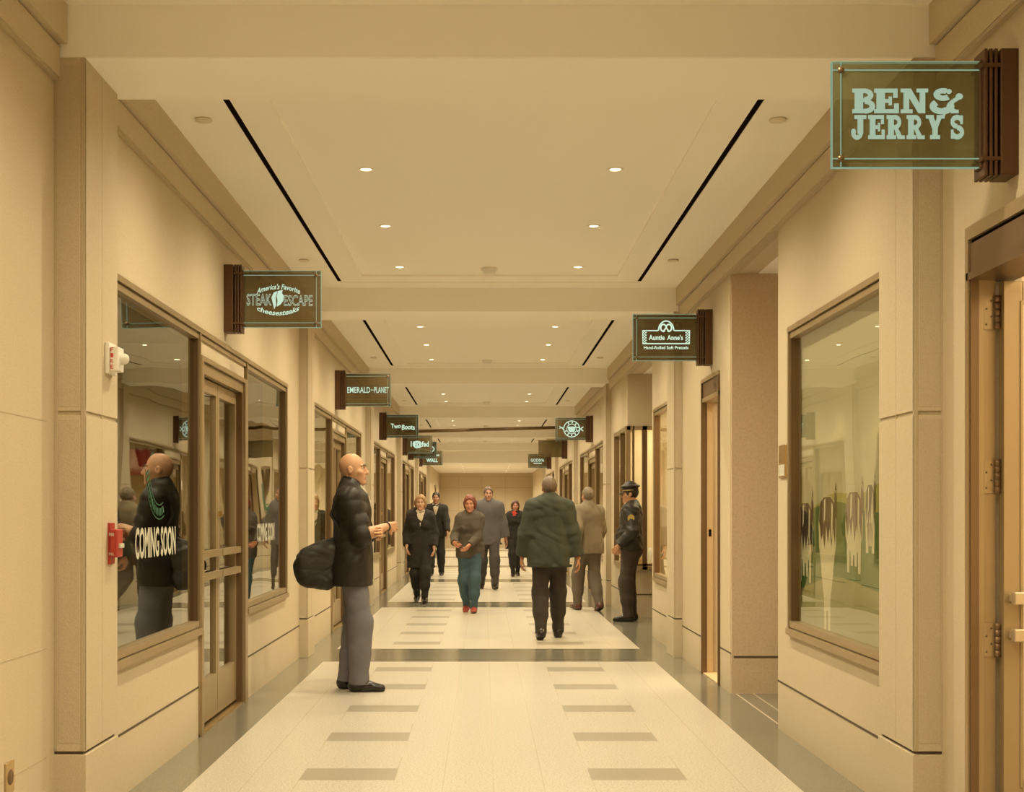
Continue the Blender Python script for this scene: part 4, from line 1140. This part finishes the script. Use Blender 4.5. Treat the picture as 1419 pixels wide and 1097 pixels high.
WALK_A = dict(ankR=(.085,.30,.10), ankL=(-.085,-.32,.155), footR=.22, footL=-.55, wrR=(.25,-.16,.90), wrL=(-.25,.24,.92), elR=(.4,-1,-.2), elL=(-.4,-1,-.2), hip=.905, lean=.04)
WALK_B = dict(ankL=(-.085,.30,.10), ankR=(.085,-.32,.155), footL=.22, footR=-.55, wrL=(-.25,-.16,.90), wrR=(.25,.24,.92), elR=(.4,-1,-.2), elL=(-.4,-1,-.2), hip=.905, lean=.04)
LEATHER = mat('leather_black', (.022,.017,.012), .5, noise=(5,.4,(.022,.016,.011)), bump=(60,.35,.004), spec=.32)
LEATHER2 = mat('bomber_black', (.022,.018,.013), .5, noise=(6,.4,(.035,.028,.02)), bump=(70,.35,.004), spec=.4)

# 1 the bald man with crossed arms
p1, r1 = person('bald person in black leather jacket standing with arms crossed before the left shop door', (-1.0, 10.15), math.radians(-88), 1.80,
    dict(ankR=(.075,.05,.085), ankL=(-.085,-.045,.085), toeR=-.12, toeL=.2, hip=.945, lean=-.015, hy=.0,
         wrR=(.045,.265,1.215), elR=(1,-.5,-1.3), wrL=(.10,.20,1.165), elL=(-1,-.25,-1), hdR=(-.9,.45,-.25), hdL=(1,.1,.1), pnR=(0,-1,.1), pnL=(0,-1,-.1), curl=.55, hyaw=-.12, hpitch=.03),
    dict(skin=(.58,.33,.19), hair=None, hairname='stubble', jacket=dict(mat=LEATHER, hem=-.17, puff=.034, sleeve=.06, wr=.009, name='leather'), trousers=(.155,.15,.165), tname='jeans', flare=.072,
         shirt=(.42,.36,.26), sname='beige', shoes=(.018,.013,.009), shoename='black', bulk=1.06), .006)
# watch on the forearm
m = MB(); J = r1['J']; wv = nrm(J['wrR']-J['elR']); c = J['wrR']-wv*.012
a = nrm(np.cross(wv, (0,0,1))); b = np.cross(wv, a); pts = [tuple(c+(a*math.cos(t)+b*math.sin(t))*.032) for t in np.linspace(0, 2*PI, 21)]
m.tube(pts, .006, 6); wo = m.build('watch_strap', mat('black_strap', (.02,.02,.02), .5), p1); wo['label'] = 'dark wristwatch strap'
# his shoulder bag
bag = thing('shoulder_bag', 'bulky black shoulder bag hanging behind the bald standing person', 'bag', (p1.location.x-.275, p1.location.y-.06, .80))
g = Field((-.27,-.22,-.07), (.27,.22,.45), .008)
bm = rot(0, 0, math.radians(-20)).T
for (a, b, r) in (((-.05,0,.07),(.09,0,.05),.085), ((-.085,0,.14),(.11,0,.19),.085), ((-.05,0,.23),(.12,0,.30),.06)): g.cap(a, b, r, r, .06, (1,1.15,1))
g.wrinkle(.012, 18, 11); V, Q = g.mesh(); mesh_obj('bag_body', V, Q, mat('bag_nylon', (.016,.013,.010), .6, noise=(8,.4,(.03,.025,.018)), bump=(50,.4,.005)), bag)
g = Field((-.27,-.25,.05), (.27,.22,.45), .008); g.cap((-.06,-.05,.20), (.11,-.05,.26), .075, .075, .03, (1,.8,1)); g.cap((-.075,-.06,.13), (.11,-.06,.18), .06, .06, .03, (1,.8,1)); g.wrinkle(.008, 22, 3); V, Q = g.mesh()
mesh_obj('front_flap', V, Q, mat('bag_flap', (.028,.022,.016), .5, bump=(50,.4,.005)), bag)
m = MB(); o = np.array(bag.location)
Rw = rot(math.radians(-88)); W = lambda v: tuple(np.array(p1.location)+Rw@np.array(v)-o)
sR = r1['J']['shR']
m.tube([(.13,-.02,.24), (.20,-.07,.42), W(sR+np.array((.0,-.135,-.12))), W(sR+np.array((-.025,-.075,.062))), W(sR+np.array((-.03,.02,.098))), W(sR+np.array((-.03,.10,.03))), W(sR+np.array((-.03,.13,-.13)))], .014, 8)
m.build('strap', mat('bag_strap', (.02,.016,.012), .6), bag)

# 2 the guard
p2, r2 = person('person in a peaked uniform cap and black bomber jacket standing by the lit display window', (1.83, 16.62), math.radians(78), 1.70,
    dict(ankR=(.10,.0,.085), ankL=(-.10,.03,.085), toeR=-.18, toeL=.15, hip=.944, lean=-.01, wrR=(.25,.13,.95), wrL=(-.255,.13,.97), elR=(.5,-1,-.3), elL=(-.5,-1,-.3), hdR=(-.3,.6,-.6), hdL=(.3,.6,-.6), curl=.7, hyaw=.1, hpitch=-.05),
    dict(skin=(.50,.27,.15), hair=(.03,.02,.012), hairname='black', jacket=dict(mat=LEATHER2, hem=-.03, puff=.032, wr=.012, name='bomber', collar=False), trousers=(.045,.032,.02), tname='uniform', flare=.066,
         shirt=(.66,.60,.46), sname='white', shoes=(.012,.009,.007), shoename='polished', shoerough=.12, bulk=1.1, belly=True), .0065)
HP, hr, hs = r2['HP'], r2['hr'], r2['hs']
g = Field(HP(0,0,.08)-.2, HP(0,0,.08)+.2, .0055)
g.cap(HP(0,-.012,.045), HP(0,-.010,.085), .097*hs, .099*hs, .005, (.88,1.06,1), hr); g.ell(HP(0,-.008,.108), (.122*hs,.135*hs,.030*hs), hr, .012)
g.cut(HP(0,0,.040), hr@np.array((0,0,-1.0))); g.ell(HP(0,.10,.030), (.078*hs,.062*hs,.010*hs), rot(math.radians(72)*0+.1, -.05-.35), .004)
V, Q = g.mesh(); mesh_obj('cap', V, Q, mat('cap_cloth', (.03,.022,.015), .5), p2)
m = MB(); m.tube([HP(.088*math.sin(t), -.012+.108*math.cos(t), .056) for t in np.linspace(-1.9, 1.9, 25)], .006, 6); co = m.build('cap_band', mat('cap_gold', (.60,.45,.22), .35, .6), p2); co['label'] = 'gold cord on the cap'
m = MB(); m.lathe([(0,.0),(.014,.002),(.017,-.004)], (0,0,0), 12, 'y'); q = m.build('cap_badge', BRASS, p2); q.location = HP(0,.104,.078)
J = r2['J']; sl = J['shL']; el = J['elL']; dv = nrm(el-sl); pc = sl+dv*.10+np.array((-.062,-.0,.0))*1.28
m = MB(); m.add([tuple(pc+np.array((-.006,.042*math.cos(t),.05*math.sin(t)))) for t in np.linspace(0,2*PI,13)[:-1]]+[tuple(pc+np.array((.02,.042*math.cos(t),.05*math.sin(t)))) for t in np.linspace(0,2*PI,13)[:-1]],
    [tuple(range(12))]+[(i, 12+i, 12+(i+1) % 12, (i+1) % 12) for i in range(12)]); q = m.build('shoulder_patch', mat('patch_yellow', (.42,.30,.07), .8), p2); q['label'] = 'yellow sleeve patch'

# 3 the man in green walking away
person('person in a bulky dark green hooded jacket walking away down the corridor', (.70, 14.3), 0, 1.75, dict(WALK_A, ankL=(-.10,-.16,.10), ankR=(.10,.16,.085), footL=-.25, footR=.08, hip=.93, wrR=(.30,-.02,.86), wrL=(-.29,.06,.88), curl=.6, hpitch=-.06),
    dict(skin=(.50,.27,.17), hair=(.16,.11,.07), hairname='brown', jacket=dict(col=(.040,.045,.030), name='green', hem=-.16, puff=.044, hood=True, wr=.012), trousers=(.030,.022,.015), tname='dark', shoes=(.02,.014,.01), shoename='brown', bulk=1.15), .0075)
# 4 fair woman in a long dark coat
person('fair-haired person in a long black coat with cream neckline walking on the left', (-.95, 20.0), math.radians(180), 1.63, dict(WALK_B, ankL=(-.07,.20,.09), ankR=(.07,-.2,.12), footR=-.4, footL=.1, hip=.92, wrL=(-.22,.10,.9), wrR=(.22,.10,.92)),
    dict(skin=(.60,.36,.24), hair=(.38,.23,.10), hairname='blond', hairstyle='bob', fem=True, jacket=dict(col=(.018,.013,.010), name='blackcoat', part='coat', collar=False, hem=-.36, puff=.028, flare=.03), trousers=(.018,.014,.01), tname='black', flare=.05, shirt=(.6,.5,.36), sname='cream', shoes=(.015,.01,.008), shoename='blackboot', bulk=.98), .008)
# 5 man behind her
person('dark-haired person in a black jacket and pale shirt walking behind the fair-haired one', (-1.03, 28.6), math.radians(178), 1.80, dict(WALK_A, ankL=(-.1,-.15,.09), ankR=(.1,.15,.085), footL=-.2, footR=.05, hip=.93),
    dict(skin=(.52,.30,.19), hair=(.02,.014,.01), hairname='black', jacket=dict(col=(.022,.018,.014), name='blackjacket', collar=False, hem=-.12, puff=.03, seed=4), trousers=(.02,.016,.012), tname='black2', shirt=(.62,.52,.38), sname='pale', shoes=(.015,.01,.008), shoename='black3'), .009)
# 6 companion at the left wall
person('person in a dark brown coat half hidden behind the fair-haired one by the left wall', (-1.36, 27.4), math.radians(176), 1.66, dict(WALK_B, ankR=(.09,-.12,.09), ankL=(-.09,.12,.085), footR=-.15, footL=.05, hip=.93),
    dict(skin=(.50,.28,.17), hair=(.05,.03,.018), hairname='dark', jacket=dict(col=(.06,.045,.03), name='browncoat', hem=-.2, puff=.03, seed=6), trousers=(.02,.016,.012), tname='black3', shoes=(.015,.01,.008), shoename='black4'), .009)
# 7 woman in jeans, red shoes
person('red-haired person in a grey-brown top, blue jeans and red shoes, hands held forward', (-.19, 18.1), math.radians(174), 1.60, dict(WALK_A, ankL=(-.07,.14,.085), ankR=(.07,-.12,.10), footR=-.3, footL=.05, hip=.925, wrR=(.20,.30,1.03), wrL=(-.02,.30,1.0), elR=(.5,-.6,-1), elL=(-.5,-.6,-1), hdR=(-.6,1,0), curl=.6, hpitch=-.12),
    dict(skin=(.55,.26,.16), hair=(.20,.055,.03), hairname='red', hairstyle='bob', fem=True, jacket=dict(col=(.085,.065,.048), name='greytop', part='top', hem=-.12, puff=.02, seed=8), trousers=(.045,.085,.105), tname='blue', flare=.052, shoes=(.33,.05,.035), shoename='redshoe', shoerough=.5), .008)
# 8 tall man blue-grey
person('tall person in a loose blue-grey jacket walking near the middle of the corridor', (.07, 23.6), math.radians(184), 1.83, dict(WALK_B, ankR=(.1,-.2,.10), ankL=(-.1,.2,.09), footR=-.35, footL=.1, hip=.92, wrL=(-.30,.0,.86), wrR=(.30,.08,.9)),
    dict(skin=(.52,.30,.2), hair=(.14,.09,.06), hairname='midbrown', jacket=dict(col=(.115,.105,.105), name='bluegrey', hem=-.17, puff=.05, seed=10), trousers=(.06,.05,.045), tname='grey', shoes=(.02,.015,.01), shoename='dark5', bulk=1.05), .009)
# 9 woman with red scarf
person('person in a black coat with a bright red scarf in the far middle', (.66, 28.4), math.radians(182), 1.62, dict(WALK_A, ankR=(.06,.14,.085), ankL=(-.06,-.14,.095), footL=-.25, footR=.05, hip=.925, wrR=(.26,.12,.92)),
    dict(skin=(.52,.26,.17), hair=(.10,.04,.025), hairname='auburn', hairstyle='bob', fem=True, jacket=dict(col=(.02,.016,.014), name='coat9', part='coat', hem=-.30, puff=.03, flare=.02, seed=12), trousers=(.02,.015,.012), tname='black5', flare=.045, scarf=(.55,.06,.035), shoes=(.015,.01,.008), shoename='black6'), .009)
# 10 grey walker at the right
person('person in a grey-brown jacket walking between the green jacket and the uniform cap', (1.44, 18.4), math.radians(20), 1.72, dict(WALK_B, ankR=(.09,-.16,.10), ankL=(-.09,.18,.085), footR=-.3, footL=.08, hip=.92),
    dict(skin=(.55,.33,.22), hair=(.20,.15,.10), hairname='greybrown', jacket=dict(col=(.22,.175,.115), name='greybrown', hem=-.12, puff=.03, seed=14), trousers=(.13,.10,.07), tname='taupe', shoes=(.09,.03,.02), shoename='oxblood'), .008)

# ------------------------------------------------------------------ light, camera, look
sc = bpy.context.scene
w = bpy.data.worlds.new('hall_air'); sc.world = w; w.use_nodes = True
w.node_tree.nodes['Background'].inputs[0].default_value = (1,.72,.40,1); w.node_tree.nodes['Background'].inputs[1].default_value = .05
cam = bpy.data.cameras.new('camera'); co = bpy.data.objects.new('camera', cam); C.objects.link(co); sc.camera = co
co.location = (0, 0, EYE); co.rotation_euler = (PI/2, 0, 0)
cam.sensor_width = 36; cam.sensor_fit = 'HORIZONTAL'; cam.lens = 1850/1419*36
cam.shift_x = 38.5/1419; cam.shift_y = 161.5/1419; cam.clip_end = 200
vs = sc.view_settings; vs.view_transform = 'Standard'; vs.look = 'None'; vs.gamma = 1; vs.exposure = 0.0; vs.use_curve_mapping = False
cy = sc.cycles
cy.use_denoising = True; cy.max_bounces = 16; cy.diffuse_bounces = 14; cy.glossy_bounces = 5; cy.transmission_bounces = 8; cy.transparent_max_bounces = 24
cy.sample_clamp_indirect = 10; cy.caustics_reflective = False; cy.caustics_refractive = False; cy.use_light_tree = True
